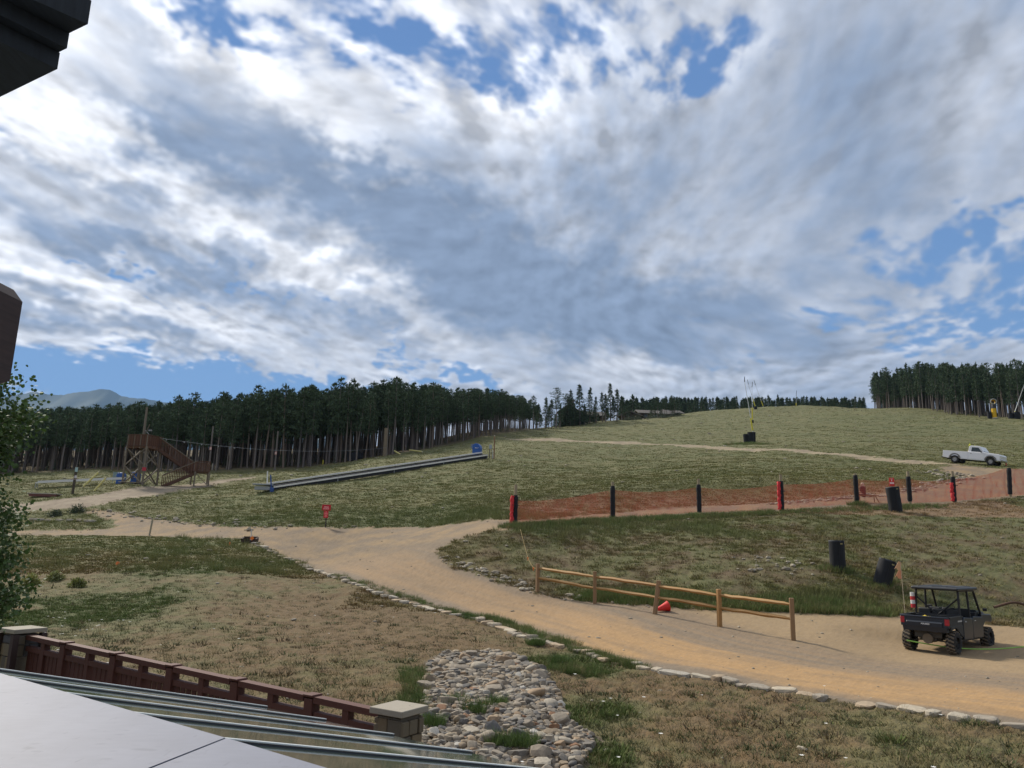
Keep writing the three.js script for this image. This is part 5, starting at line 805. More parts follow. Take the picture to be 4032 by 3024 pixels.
{
  const A = P(1064, 1937, 0.33), B = P(1908, 1806, 0.42), o = conveyor(A, B, 'long white railed conveyor lift climbing the grassy hillside', true), d = B.clone().sub(A).normalize();
  const end = part('end_platform', [rbox(1.5, 0.12, 1.15, 0.02, -0.55, 0.12, 0.35), box(1.3, 0.3, 0.9, -0.5, -0.2, 0.3)], grey, o); void end; void d;
  part('gate_post', bar(V(-0.35, 0, -0.1), V(-0.42, 1.35, -0.1), 0.09, 0.09), railWhite, o); part('control_post', [bar(V(0.35, -0.6, 0.7), V(0.12, 0.95, 0.7), 0.11, 0.09), rbox(0.3, 0.42, 0.3, 0.08, 0.35, -0.35, 0.7)], mat(0.02, 0.07, 0.25, 0.5), o);
  const h = thing('conveyor_drive_hood', 'blue rounded drive hood at the top end of the long conveyor', 'machine', P(1876, 1797).add(V(0, 0.15, -1.0)).toArray(), -0.3); h.scale.setScalar(0.95);
  part('body', slab([[-0.42, 0], [0.48, 0], [0.5, 0.9], [0.42, 1.2], [0.2, 1.42], [-0.1, 1.45], [-0.42, 1.3]], 0.9, 0.04), blue, h);
  for (let i = 0; i < 3; i++) part('louvre', rbox(0.5, 0.06, 0.96, 0.02, -0.42, 0.9 + i * 0.2, 0), mat(0.02, 0.12, 0.45, 0.35), h);
  part('logo', tube([V(-0.1, 0.86, 0.47), V(0.0, 0.98, 0.47), V(0.02, 0.84, 0.47), V(0.12, 0.92, 0.47), V(0.22, 0.88, 0.47), V(0.34, 0.94, 0.47)], 0.022, 30, 5), mat(0.7, 0.72, 0.75, 0.5), h);
  const u = thing('utility_box', 'grey electrical box on a stand beside the conveyor top', 'utility box', P(1932, 1806).toArray()), us = 95 / FOCAL;
  part('stand', [bar(V(-0.12, 0, 0), V(-0.12, 1.1, 0), 0.1, 0.1), bar(V(0.16, 0, 0), V(0.1, 1.1, 0), 0.06, 0.06)], mat(0.08, 0.08, 0.08, 0.7), u); part('cabinet', rbox(10 * us, 15 * us, 0.25, 0.02, -0.05, 1.1 + 7 * us, 0), mat(0.33, 0.38, 0.42, 0.5), u); part('conduit', bar(V(0.24, 0, 0.1), V(0.22, 0.95, 0.1), 0.1, 0.06, 8), mat(0.6, 0.6, 0.58, 0.5), u);
  const st = thing('marker_pole', 'thin reddish timber pole beside the grey electrical box', 'pole', P(1945, 1808).toArray()); part('pole', new THREE.CylinderGeometry(0.06, 0.07, 2.6, 8).translate(0, 1.3, 0), mat(0.3, 0.16, 0.09, 0.85, { map: woodTex }), st); part('cap', new THREE.CylinderGeometry(0.065, 0.065, 0.08, 8).translate(0, 2.63, 0), mat(0.5, 0.45, 0.38, 0.8), st);
  conveyor(P(142, 1921, 0.5), P(488, 1911, 0.5), 'low white railed conveyor running behind the two yellow poles to the tower', false);
  for (const [px, py, lb] of [[475, 1904, 'blue drive hood beside the left leg of the tower'], [532, 1908, 'second blue drive hood half hidden behind the tower legs']]) { const p = P(px, py), m = thing('conveyor_drive_hood', lb, 'machine', p.toArray(), 0.2); part('body', slab([[-0.36, 0], [0.36, 0], [0.36, 0.95], [0.25, 1.12], [-0.3, 1.12], [-0.36, 0.95]], 0.7, 0.04), blue, m); part('louvre', rbox(0.3, 0.06, 0.72, 0.02, -0.36, 0.86, 0), mat(0.02, 0.12, 0.45, 0.35), m); part('vent_cap', rbox(0.22, 0.1, 0.3, 0.03, -0.05, 1.17, 0), mat(0.7, 0.7, 0.72, 0.5), m); part('logo', box(0.4, 0.05, 0.01, 0.05, 0.6, 0.36), mat(0.5, 0.55, 0.7, 0.5), m); }
  { const p = P(452, 1900), m = thing('glass_screen', 'pale green screen panel beside the blue hood', 'panel', p.toArray()); part('panel', box(0.5, 0.9, 0.04, 0, 0.75, 0), mat(0.2, 0.28, 0.26, 0.3), m); part('frame', [box(0.04, 1.25, 0.05, -0.27, 0.62, 0), box(0.04, 1.25, 0.05, 0.27, 0.62, 0)], grey, m); }
  // yellow poles leaning on the conveyor, the sign post, the boards
  const yellow = mat(0.62, 0.55, 0.2, 0.6), pole = (a, b, za, zb, w, label) => { const A2 = at(...a, za), B2 = at(...b, zb), m = thing('padded_pole', label, 'pole', A2.toArray(), 0, 'yellow poles'); part('pole', bar(V(0, 0, 0), B2.clone().sub(A2), w, w, 10), mat(0.5, 0.46, 0.3, 0.6), m); const D = B2.clone().sub(A2); part('sleeve', bar(D.clone().multiplyScalar(0.04), D.clone().multiplyScalar(0.93), w * 1.25, w * 1.25, 10), yellow, m); };
  pole([325, 1918], [392, 1856], -P(325, 1920).z, -P(325, 1920).z + 0.6, 0.14, 'yellow pole leaning up across the conveyor, farther of the pair'); pole([368, 1936], [420, 1878], -P(368, 1937).z, -P(368, 1937).z + 0.4, 0.14, 'pale yellow pole leaning up across the conveyor, nearer the gravel path');
  { const p = P(285, 1944), s = -p.z / FOCAL, m = thing('sign_post', 'dark timber sign post with two small pale plates beside the conveyor', 'sign post', p.toArray()); part('post', bar(V(0, 0, 0), V(0.06, 100 * s, 0), 0.17, 0.15), mat(0.1, 0.08, 0.06, 0.9, { map: woodTex }), m); part('upper_plate', box(10 * s, 17 * s, 0.03, 0.12, 96 * s, 0.1), mat(0.35, 0.5, 0.5, 0.5), m); part('lower_plate', box(9 * s, 10 * s, 0.03, 0.14, 68 * s, 0.1), mat(0.6, 0.55, 0.56, 0.5), m); part('arm', bar(V(-0.25, 57 * s, 0.1), V(0.35, 60 * s, 0.1), 0.07, 0.07), mat(0.35, 0.27, 0.25, 0.7), m); }
  { const p = P(505, 1913), m = thing('timber_pallet', 'pale boards lying flat at the foot of the tower', 'boards', p.toArray(), 0.2); for (let i = 0; i < 5; i++) part('board', rbox(1.7, 0.05, 0.18, 0.01, 0, 0.16, -0.4 + i * 0.2), mat(0.55, 0.46, 0.33, 0.8, { map: woodTex }), m); for (const x of [-0.6, 0.6]) part('bearer', box(0.1, 0.14, 1.0, x, 0.06, 0), weathered, m); }
  { const p = P(175, 1952), m = thing('timber_pallet', 'pale boards stacked beside the aspen at the gravel path edge', 'boards', p.toArray(), 0.1); for (let i = 0; i < 4; i++) part('board', rbox(2.6, 0.08, 0.2, 0.01, 0, 0.25, -0.35 + i * 0.23), mat(0.52, 0.46, 0.38, 0.8, { map: woodTex }), m); part('bearer', box(2.3, 0.2, 0.8, 0, 0.1, 0), mat(0.16, 0.06, 0.05, 0.8), m); }
  pole([1552, 1775], [1578, 1790], 104, 103, 0.15, 'yellow tipped pole lying at the forest edge, shorter of two'); pole([1612, 1772], [1664, 1779], 106, 104, 0.16, 'long yellow pole lying at the forest edge beyond the cable post');
  for (const [px, py, h, c, lb] of [[1271, 1833, 0.55, [0.6, 0.5, 0.03], 'short yellow marker stub in the grass before the pines'], [1322, 1824, 1.7, [0.3, 0.26, 0.2], 'weathered grey timber post standing before the pines'], [835, 1850, 0.8, [0.45, 0.42, 0.35], 'short pale post in the grass before the pines'], [588, 2109, 1.0, [0.3, 0.27, 0.2], 'leaning pale wooden stake at the edge of the lawn and road'], [3632 + 330, 1834, 0.35, [0.6, 0.1, 0.05], 'small red stake behind the pickup truck on the dirt']]) { const p = P(px, py), m = thing('marker_stake', lb, 'stake', p.toArray()); m.rotation.z = px === 588 ? -0.09 : 0; const w = h > 1.5 ? 0.16 : 0.09; part('stake', rbox(w, h, w, 0.015, 0, h / 2, 0), mat(...c, 0.8), m); part('tip', rbox(w * 0.9, 0.08, w * 0.9, 0.01, 0, h + 0.03, 0), mat(c[0] * 1.2, c[1] * 1.2, c[2] * 1.2, 0.8), m); }
  for (const [px, py, w, lb] of [[1386, 1814, 1.6, 'dark box unit among the trunks left of the cable post'], [1415, 1807, 1.2, 'smaller dark box unit among the trunks next to the cable post']]) { const p = P(px, py), m = thing('equipment_box', lb, 'box', p.toArray()); part('case', rbox(w * 0.8, w * 0.7, 0.7, 0.04, 0, w * 0.36, 0), mat(0.02, 0.022, 0.028, 0.7), m); part('lid', rbox(w * 0.84, 0.08, 0.76, 0.02, 0, w * 0.72, 0), mat(0.03, 0.03, 0.036, 0.6), m); }
  for (const [px, py, z, lb] of [[829, 1766, 98, 'small pink notice nailed to a pine trunk near the tower'], [1086, 1784, 100, 'small pink notice nailed to a pine trunk above the conveyor']]) { const p = at(px, py, z), m = thing('tree_notice', lb, 'sign', p.toArray()); part('plate', box(0.27, 0.38, 0.015), mat(0.6, 0.3, 0.25, 0.6), m); part('print_band', box(0.18, 0.2, 0.01, 0, 0, 0.012), mat(0.62, 0.5, 0.45, 0.6), m); part('backing_pole', new THREE.CylinderGeometry(0.1, 0.12, p.y - land(p.x, z) + 3, 8).translate(0, -(p.y - land(p.x, z)) / 2 + 1.4, -0.13), barkMat, m); }
}
// ---------------------------------------------------------------- snow guns
{
  const white = mat(0.6, 0.62, 0.62, 0.45), yel = mat(0.6, 0.52, 0.03, 0.5), dark = mat(0.05, 0.05, 0.06, 0.6);
  function lance(base, knee, top, z, yel0, yel1, pads, label) {
    const B = at(...base, z), g = V(B.x, land(B.x, z), -z), K = at(...knee, z), T = at(...top, z), o = thing('snow_lance', label, 'snow gun', g.toArray(), 0, 'snow lances on the hill'), d = T.clone().sub(K), r = (f) => K.clone().addScaledVector(d, f).sub(g);
    part('mast', bar(V(0, 0, 0), K.clone().sub(g), 0.16, 0.14, 8), white, o); part('lance', bar(r(0), r(1), 0.15, 0.07, 8), white, o); part('yellow_pad', bar(r(yel0), r(yel1), 0.24, 0.22, 12), yel, o); const t = r(1), dn = d.clone().normalize(); part('nozzle', bar(t, t.clone().addScaledVector(dn, z * 0.007).add(V(0.12, 0, 0)), 0.14, 0.1, 8), dark, o);
    pads.forEach(([dx, h, w, lean], i) => part('black_pad', new THREE.CylinderGeometry(w / 2, w / 2, h, 18).translate(0, h / 2, 0).rotateZ(lean).translate(dx, -0.1, i % 2 ? 0.3 : -0.1), padMat, o));
    return o;
  }
  lance([2966, 1748], [2966, 1708], [2932, 1503], 116, 0.06, 0.3, [[-0.95, 1.25, 0.9, 0.07], [-0.45, 1.5, 0.95, 0], [0.1, 1.6, 0.6, -0.03]], 'tall white snow lance with a yellow pad and three black pads beside the trail');
  lance([2963, 1671], [2963, 1660], [2961, 1524], 165, 0.05, 0.4, [[0.1, 0.75, 0.45, 0]], 'upright thin snow lance standing farther up behind the tallest lance');
  lance([2976, 1624], [2978, 1614], [2947, 1514], 205, 0.02, 0.45, [[0, 0.9, 0.9, 0]], 'leaning snow lance with a black pad near the far crest');
  lance([3006, 1612], [3005, 1600], [2975, 1517], 212, 0.02, 0.25, [[0, 0.5, 0.3, 0]], 'leaning dark snow lance with a short yellow pad near the far crest');
  lance([3135, 1611], [3135, 1608], [3135, 1558], 214, 0.02, 0.42, [[0, 0.3, 0.3, 0]], 'short upright yellow padded lance alone on the far crest');
  lance([3996, 1648], [3996, 1622], [4034, 1512], 150, 0.0, 0.02, [[-0.7, 1.25, 1.0, 0], [0.2, 1.35, 1.2, 0]], 'white snow lance leaning outward from two black pads before the right pines');
  const p = P(3917, 1650), s = -p.z / FOCAL, o = thing('fan_snow_gun', 'yellow fan snow gun on a padded yellow post before the right pines', 'snow gun', p.toArray(), 0.25), Y = (row) => (1650 - row) * s;
  part('post_pad', new THREE.CylinderGeometry(8.5 * s, 8.5 * s, Y(1607), 20).translate(0, Y(1607) / 2, 0), mat(0.72, 0.42, 0.0, 0.5), o); part('base_plate', lathe([[0.001, 0.3], [10 * s, 0.28], [12 * s, 0], [0.001, 0]], 20), mat(0.5, 0.47, 0.38, 0.8), o);
  part('neck', [new THREE.CylinderGeometry(7 * s, 8 * s, 18 * s, 16).translate(0, Y(1600), 0), box(16 * s, 12 * s, 10 * s, 0, Y(1594), 0)], dark, o);
  const drum = new THREE.Group(); void drum;
  const turnD = (g) => g.rotateZ(Math.PI / 2).rotateY(0.9).translate(0, Y(1580), 0);
  part('fan_housing', turnD(lathe([[6 * s, -11 * s], [8 * s, -9 * s], [9.5 * s, 0], [10.5 * s, 12 * s], [9 * s, 12 * s], [7.5 * s, 0]], 24)), mat(0.7, 0.45, 0.02, 0.5), o); part('nozzle_ring', turnD(new THREE.TorusGeometry(10 * s, 1.6 * s, 10, 28).rotateX(Math.PI / 2).translate(0, 12.5 * s, 0)), mat(0.4, 0.4, 0.38, 0.5), o); part('fan_hub', turnD(lathe([[0.001, 8 * s], [3 * s, 6 * s], [3.5 * s, -4 * s], [0.001, -6 * s]], 14)), dark, o);
  part('black_pad', new THREE.CylinderGeometry(8 * s, 8 * s, 30 * s, 18).translate(-16 * s, 15 * s, -0.4), padMat, o);
}
// ---------------------------------------------------------------- houses on the skyline
function house(px, base, z, W, D, wallH, roofH, turn, label, extra) {
  const q = at(px, base, z), o = thing('house', label, 'house', [q.x, land(q.x, z) - 0.3, -z], turn), wall = mat(0.075, 0.055, 0.045, 0.9, { map: woodTex }), roofM = mat(0.15, 0.135, 0.125, 0.9, { map: woodTex }), trimM = mat(0.16, 0.1, 0.06, 0.8), win = mat(0.12, 0.15, 0.18, 0.1);
  part('wall', slab([[-D / 2, 0], [D / 2, 0], [D / 2, wallH], [0, wallH + roofH], [-D / 2, wallH]], W, 0).rotateY(Math.PI / 2), wall, o);
  const ov = 0.9; for (const s of [-1, 1]) { const a = V(0, wallH + roofH + 0.18, 0), e = Math.hypot(D / 2, roofH), ang = Math.atan2(roofH, D / 2); part('roof', box(W + 2 * ov, 0.22, e + ov).translate(0, 0, s * (e + ov) / 2).rotateX(s * ang).translate(a.x, a.y, a.z), roofM, o); }
  for (let i = 0; i < Math.floor(W / 2.6); i++) { const x = -W / 2 + 1.4 + i * 2.6; const wh = Math.min(1.3, wallH * 0.6), f = part('window', rbox(1.15, wh, 0.1, 0.02, x, wallH * 0.55, D / 2 + 0.03), trimM, o); part('pane', box(0.95, wh - 0.2, 0.03, x, wallH * 0.55, D / 2 + 0.085), win, f); }
  part('door', rbox(1.0, Math.min(2.1, wallH * 0.9), 0.1, 0.02, W * 0.36, Math.min(2.1, wallH * 0.9) / 2, D / 2 + 0.06), trimM, o);
  if (extra) part('chimney', [box(1.3, extra, 1.3, W * 0.1, wallH + roofH * 0.6 + extra / 2 - 0.5, -0.4), box(1.6, 0.25, 1.6, W * 0.1, wallH + roofH * 0.6 + extra - 0.4, -0.4), box(1.2, 0.5, 1.2, W * 0.1, wallH + roofH * 0.6 + extra, -0.4), box(1.7, 0.15, 1.7, W * 0.1, wallH + roofH * 0.6 + extra + 0.3, -0.4)], mat(0.13, 0.11, 0.1, 0.9), o);
  return o;
}
house(2252, 1672, 186, 4.4, 4.6, 3.2, 1.6, 1.2, 'tall dark timber house with a stone chimney behind the spruces', 2.0);
house(2326, 1664, 198, 6.6, 5.4, 2.2, 1.2, 0.15, 'dark house with a pale grey roof behind the two layered spruces', 0);
house(2488, 1652, 208, 4.0, 5.4, 1.4, 1.1, 1.2, 'small gabled dark house facing the hill between the pines', 0);
house(2572, 1646, 216, 8.6, 5.5, 1.5, 1.1, 0.1, 'long low house with a weathered grey roof behind slim pines', 0);
house(2640, 1640, 222, 4.2, 5, 1.2, 1.0, 0.25, 'little grey roofed house at the end of the row of pines', 0);
for (let k = 0; k < 13; k++) makeShrub(2468 + k * 17 + (k % 3) * 5, 1655 - k * 1.35, 2.6 + (k % 4) * 0.6, 1.2 + (k % 3) * 0.5, 'low green bush in the hedge before the houses on the skyline', [0.05, 0.08, 0.035], 60 + k, 'bushes before the houses on the skyline');
// ---------------------------------------------------------------- far mountains
{
  const pts = [[-700, 1560], [-300, 1545], [40, 1560], [130, 1543], [190, 1552], [250, 1556], [290, 1546], [350, 1541], [400, 1531], [430, 1534], [480, 1560], [520, 1568], [570, 1569], [640, 1584], [760, 1600], [1000, 1618], [1500, 1640]], z = 9000, n = 220, rows = 26, pos = [], idx = [], r = rng(3);
  const ridge = (px) => { let i = 0; while (i < pts.length - 2 && px > pts[i + 1][0]) i++; return lerp(pts[i][1], pts[i + 1][1], clamp((px - pts[i][0]) / (pts[i + 1][0] - pts[i][0]))); };
  for (let j = 0; j <= rows; j++) for (let i = 0; i <= n; i++) { const px = lerp(-700, 1500, i / n), t = j / rows, p = at(px, ridge(px) + 2 * n2(px * 0.03, 1), z), prof = Math.pow(1 - t, 1.25), x = p.x, zz = z - t * 2600; pos.push(x, -50 + (p.y + 50) * prof * (1 + 0.16 * n2(x * 0.0016, t * 3) * t * 3 * (1 - t)), -zz); }
  for (let j = 0; j < rows; j++) for (let i = 0; i < n; i++) { const a = j * (n + 1) + i; idx.push(a, a + n + 1, a + 1, a + 1, a + n + 1, a + n + 2); }
  const g = new THREE.BufferGeometry(); g.setAttribute('position', new THREE.Float32BufferAttribute(pos, 3)); g.setIndex(idx); g.computeVertexNormals();
  const m = part('mountains', g, mat(0.085, 0.11, 0.075, 1, { side: THREE.DoubleSide })); m.userData.kind = 'structure'; m.userData.label = 'hazy blue mountain range beyond the forest';
}
// ---------------------------------------------------------------- small things in the lawn
{
  const dr = P(983, 2135), o = thing('drain_box', 'dark wooden drain box with an orange flag at the lawn corner', 'drain box', dr.toArray(), 0.1), dk = mat(0.07, 0.045, 0.035, 0.9, { map: woodTex });
  part('box', [bar(V(-0.4, 0.06, 0.25), V(0.4, 0.06, 0.25), 0.1, 0.16), bar(V(-0.4, 0.2, -0.25), V(0.4, 0.2, -0.25), 0.1, 0.3), bar(V(-0.4, 0.12, 0.25), V(-0.4, 0.22, -0.25), 0.1, 0.2), bar(V(0.4, 0.12, 0.25), V(0.4, 0.22, -0.25), 0.1, 0.2)], dk, o); part('stake', bar(V(0.05, 0, 0), V(0.05, 0.75, 0), 0.05, 0.05), mat(0.6, 0.58, 0.52, 0.8), o); part('flag', box(0.18, 0.18, 0.02).rotateZ(0.78).translate(0.18, 0.25, 0.3), mat(0.8, 0.2, 0.03, 0.7), o);
  const d2 = P(462, 2226), e = thing('orange_disc', 'small bright orange disc marker on the lawn', 'marker', d2.toArray()); part('disc', new THREE.CylinderGeometry(0.09, 0.09, 0.03, 20).rotateX(1.2).translate(0, 0.1, 0), mat(0.85, 0.16, 0.02, 0.6), e); part('pin', bar(V(0, 0, -0.03), V(0, 0.1, -0.03), 0.015, 0.015), grey, e);
  const d3 = P(904, 2148), f = thing('orange_peg', 'small orange peg in the soil near the drain box', 'marker', d3.toArray()); part('peg', rbox(0.06, 0.16, 0.06, 0.01, 0, 0.08, 0), mat(0.75, 0.16, 0.04, 0.7), f); part('tip', rbox(0.04, 0.03, 0.04, 0.008, 0, 0.17, 0), mat(0.8, 0.25, 0.08, 0.7), f);
  const wd = P(4010, 2412), l = thing('dead_branch', 'dry brown branch lying at the foot of the bank behind the utility vehicle', 'branch', wd.toArray()); part('stem', tube([V(-0.9, 0.15, 0), V(-0.2, 0.35, 0.1), V(0.4, 0.25, 0), V(1.2, 0.3, -0.1)], 0.05, 16, 6), mat(0.16, 0.09, 0.06, 0.95, { map: woodTex }), l); part('twig', [bar(V(0.4, 0.25, 0), V(0.45, 1.3, 0.1), 0.03, 0.012, 5), bar(V(-0.2, 0.35, 0.1), V(-0.7, 0.6, 0.2), 0.03, 0.012, 5), bar(V(0.1, 0.3, 0), V(0.6, 0.6, 0.2), 0.03, 0.01, 5)], mat(0.3, 0.24, 0.18, 0.95), l);
}

scene.fog = new THREE.FogExp2(new THREE.Color(0.38, 0.62, 1.0), 0.000055);

// ---------------------------------------------------------------- stones along the road
function stoneGeo(seed, flat, detail = 1) {
  const g0 = new THREE.IcosahedronGeometry(0.5, detail), q = g0.attributes.position, k = seed * 7.3;
  for (let i = 0; i < q.count; i++) { const v = V(q.getX(i), q.getY(i), q.getZ(i)).normalize(), m = 1 + 0.22 * n3(v.x * 1.3 + k, v.y * 1.3, v.z * 1.3) + 0.1 * n3(v.x * 3 + k, v.y * 3, v.z * 3); let x = v.x * m, y = v.y * m, z = v.z * m; if (flat) { const e = 0.55; x = Math.sign(x) * Math.pow(Math.abs(x), e); z = Math.sign(z) * Math.pow(Math.abs(z), e); y = Math.sign(y) * Math.pow(Math.abs(y), 0.35); } q.setXYZ(i, x * 0.5, y * 0.5, z * 0.5); }
  g0.computeVertexNormals(); if (!flat) { const p = g0.attributes.position, nn = g0.attributes.normal, sum = new Map(), key = (i) => [p.getX(i), p.getY(i), p.getZ(i)].map((v) => v.toFixed(4)).join(); for (let i = 0; i < p.count; i++) { const s = sum.get(key(i)) ?? [0, 0, 0]; s[0] += nn.getX(i); s[1] += nn.getY(i); s[2] += nn.getZ(i); sum.set(key(i), s); } for (let i = 0; i < p.count; i++) { const s = V(...sum.get(key(i))).normalize(); nn.setXYZ(i, s.x, s.y, s.z); } }
  return g0;
}
const speckle = grain(128, (x, y) => { const v = 0.8 + 0.14 * tiled(x, y, 9, 3) + 0.08 * tiled(x, y, 40, 6); return [v, v, v]; });
{
  const r = rng(21), slabs = [1, 2, 3, 4, 5, 6].map((s) => stoneGeo(s, true)), tones = [[0.5, 0.44, 0.34], [0.45, 0.41, 0.34], [0.55, 0.47, 0.35], [0.38, 0.33, 0.26], [0.48, 0.37, 0.25]].map((c) => mat(...c, 0.95, { map: speckle, flatShading: true }));
  const o = thing('stone_edging', 'row of flat pale stones edging the dirt road along the lawn', 'stone edging', [border[8][0], 0, -border[8][1]]), ox = border[8][0], oz = -border[8][1];
  let total = 0; const seg = border.slice(0, -1).map((a, i) => { const b = border[i + 1], l = Math.hypot(b[0] - a[0], b[1] - a[1]), e = { a, b, l, s: total }; total += l; return e; });
  for (let s = 0.1; s < total - 1;) {
    const L = 0.2 + r() * r() * 0.75, q = seg.find((e) => s + L / 2 <= e.s + e.l) ?? seg[seg.length - 1], t = (s + L / 2 - q.s) / q.l, dx = (q.b[0] - q.a[0]) / q.l, dz = (q.b[1] - q.a[1]) / q.l, off = (r() - 0.5) * 0.24 + 0.08, x = lerp(q.a[0], q.b[0], t) - dz * off * -1, z = lerp(q.a[1], q.b[1], t) + dx * off * -1;
    if (r() > 0.04) { const m = part('stone', slabs[Math.floor(r() * 6)], tones[Math.floor(r() * 5)], o), h = 0.07 + r() * 0.1; m.position.set(x - ox, land(x, z) + h * (0.3 * r()), -z - oz); m.scale.set(L * 1.02, h, 0.16 + r() * 0.3); m.rotation.set((r() - 0.5) * 0.16, Math.atan2(dz, dx) + (r() - 0.5) * 0.35, (r() - 0.5) * 0.16); }
    s += L + (r() < 0.1 ? 0.15 : 0.015);
  }
  // the small row on the grassy island
  const o2 = thing('stone_edging', 'short row of pale flat stones across the grassy island by the shrubs', 'stone edging', P(280, 2055).toArray()), c2 = o2.position;
  [[130, 2046], [160, 2048], [190, 2049], [235, 2052], [275, 2054], [310, 2053], [345, 2055], [365, 2054]].forEach(([px, py], i) => { const p = P(px, py), m = part('stone', slabs[i % 6], tones[i % 3], o2); m.position.set(p.x - c2.x, p.y - c2.y + 0.05, p.z - c2.z); m.scale.set(0.55, 0.2, 0.4); m.rotation.y = i; });
}
// ---------------------------------------------------------------- river rock bed
{
  const r = rng(33), geos = [11, 12, 13, 14, 15, 16, 17, 18].map((s, i) => stoneGeo(s, i % 2 === 1)), tones = [[0.28, 0.235, 0.18], [0.2, 0.18, 0.152], [0.35, 0.295, 0.225], [0.31, 0.24, 0.16], [0.42, 0.37, 0.29], [0.16, 0.15, 0.14], [0.34, 0.24, 0.15], [0.30, 0.16, 0.085], [0.42, 0.34, 0.235], [0.52, 0.49, 0.43]].map((c) => mat(...c, 0.85, { map: speckle }));
  const pick = () => { const t = r(); return t < 0.2 ? 0 : t < 0.36 ? 1 : t < 0.55 ? 2 : t < 0.66 ? 3 : t < 0.76 ? 4 : t < 0.87 ? 5 : t < 0.92 ? 6 : t < 0.94 ? 7 : t < 0.98 ? 8 : 9; };
  const c = P(1950, 2760), o = thing('rock_bed', 'bed of rounded grey and tan river rocks beside the stone pillar', 'rock bed', c.toArray()), list = [];
  const cells = new Map();
  for (let tries = 0; tries < 80000; tries++) {
    const x = lerp(rockPoly.lo[0], rockPoly.hi[0], r()), z = lerp(rockPoly.lo[1], rockPoly.hi[1], r()); if (!within(rockPoly, x, z)) continue;
    const R = tries < 200 ? 0.075 + r() * 0.065 : tries < 9000 ? 0.038 + r() * 0.036 : 0.022 + r() * 0.024;
    let ok = true; const cx = Math.floor(x / 0.3), cz = Math.floor(z / 0.3);
    for (let i = -1; i <= 1 && ok; i++) for (let j = -1; j <= 1 && ok; j++) for (const e of cells.get(`${cx + i},${cz + j}`) ?? []) if ((e.x - x) ** 2 + (e.z - z) ** 2 < ((e.R + R) * 0.74) ** 2) { ok = false; break; }
    if (!ok) continue; const e = { x, z, R, t: pick(), g: Math.floor(r() * 8), sx: 0.9 + r() * 0.5, sy: 0.5 + r() * 0.35, sz: 0.8 + r() * 0.35, a: r() * 6.28, b: (r() - 0.5) * 0.9, c: (r() - 0.5) * 0.9 }; list.push(e); const k = `${cx},${cz}`; if (!cells.has(k)) cells.set(k, []); cells.get(k).push(e);
  }
  list.sort((p, q) => q.R / q.z - p.R / p.z);
  const place = (e, m) => { m.position.set(e.x - c.x, land(e.x, e.z) + e.R * 0.5 - c.y + 0.06 * n2(e.x * 0.9, e.z * 0.9), -e.z - c.z); m.scale.set(e.R * 2.2 * e.sx, e.R * 2.1 * e.sy, e.R * 2.2 * e.sz); m.rotation.set(e.b, e.a, e.c); };
  list.slice(0, 300).forEach((e) => place(e, part('stone', geos[e.g], tones[e.t], o)));
  const rest = list.slice(300), dummy = new THREE.Object3D();
  const im = shade(new THREE.InstancedMesh(geos[3], mat(1, 1, 1, 0.88, { map: speckle }), rest.length)); rest.forEach((e, i) => { place(e, dummy); dummy.updateMatrix(); im.setMatrixAt(i, dummy.matrix); im.setColorAt(i, tones[e.t].color); }); im.name = 'small_stones'; im.userData.kind = 'stuff'; o.add(im);
  console.log('river rocks', list.length);
}
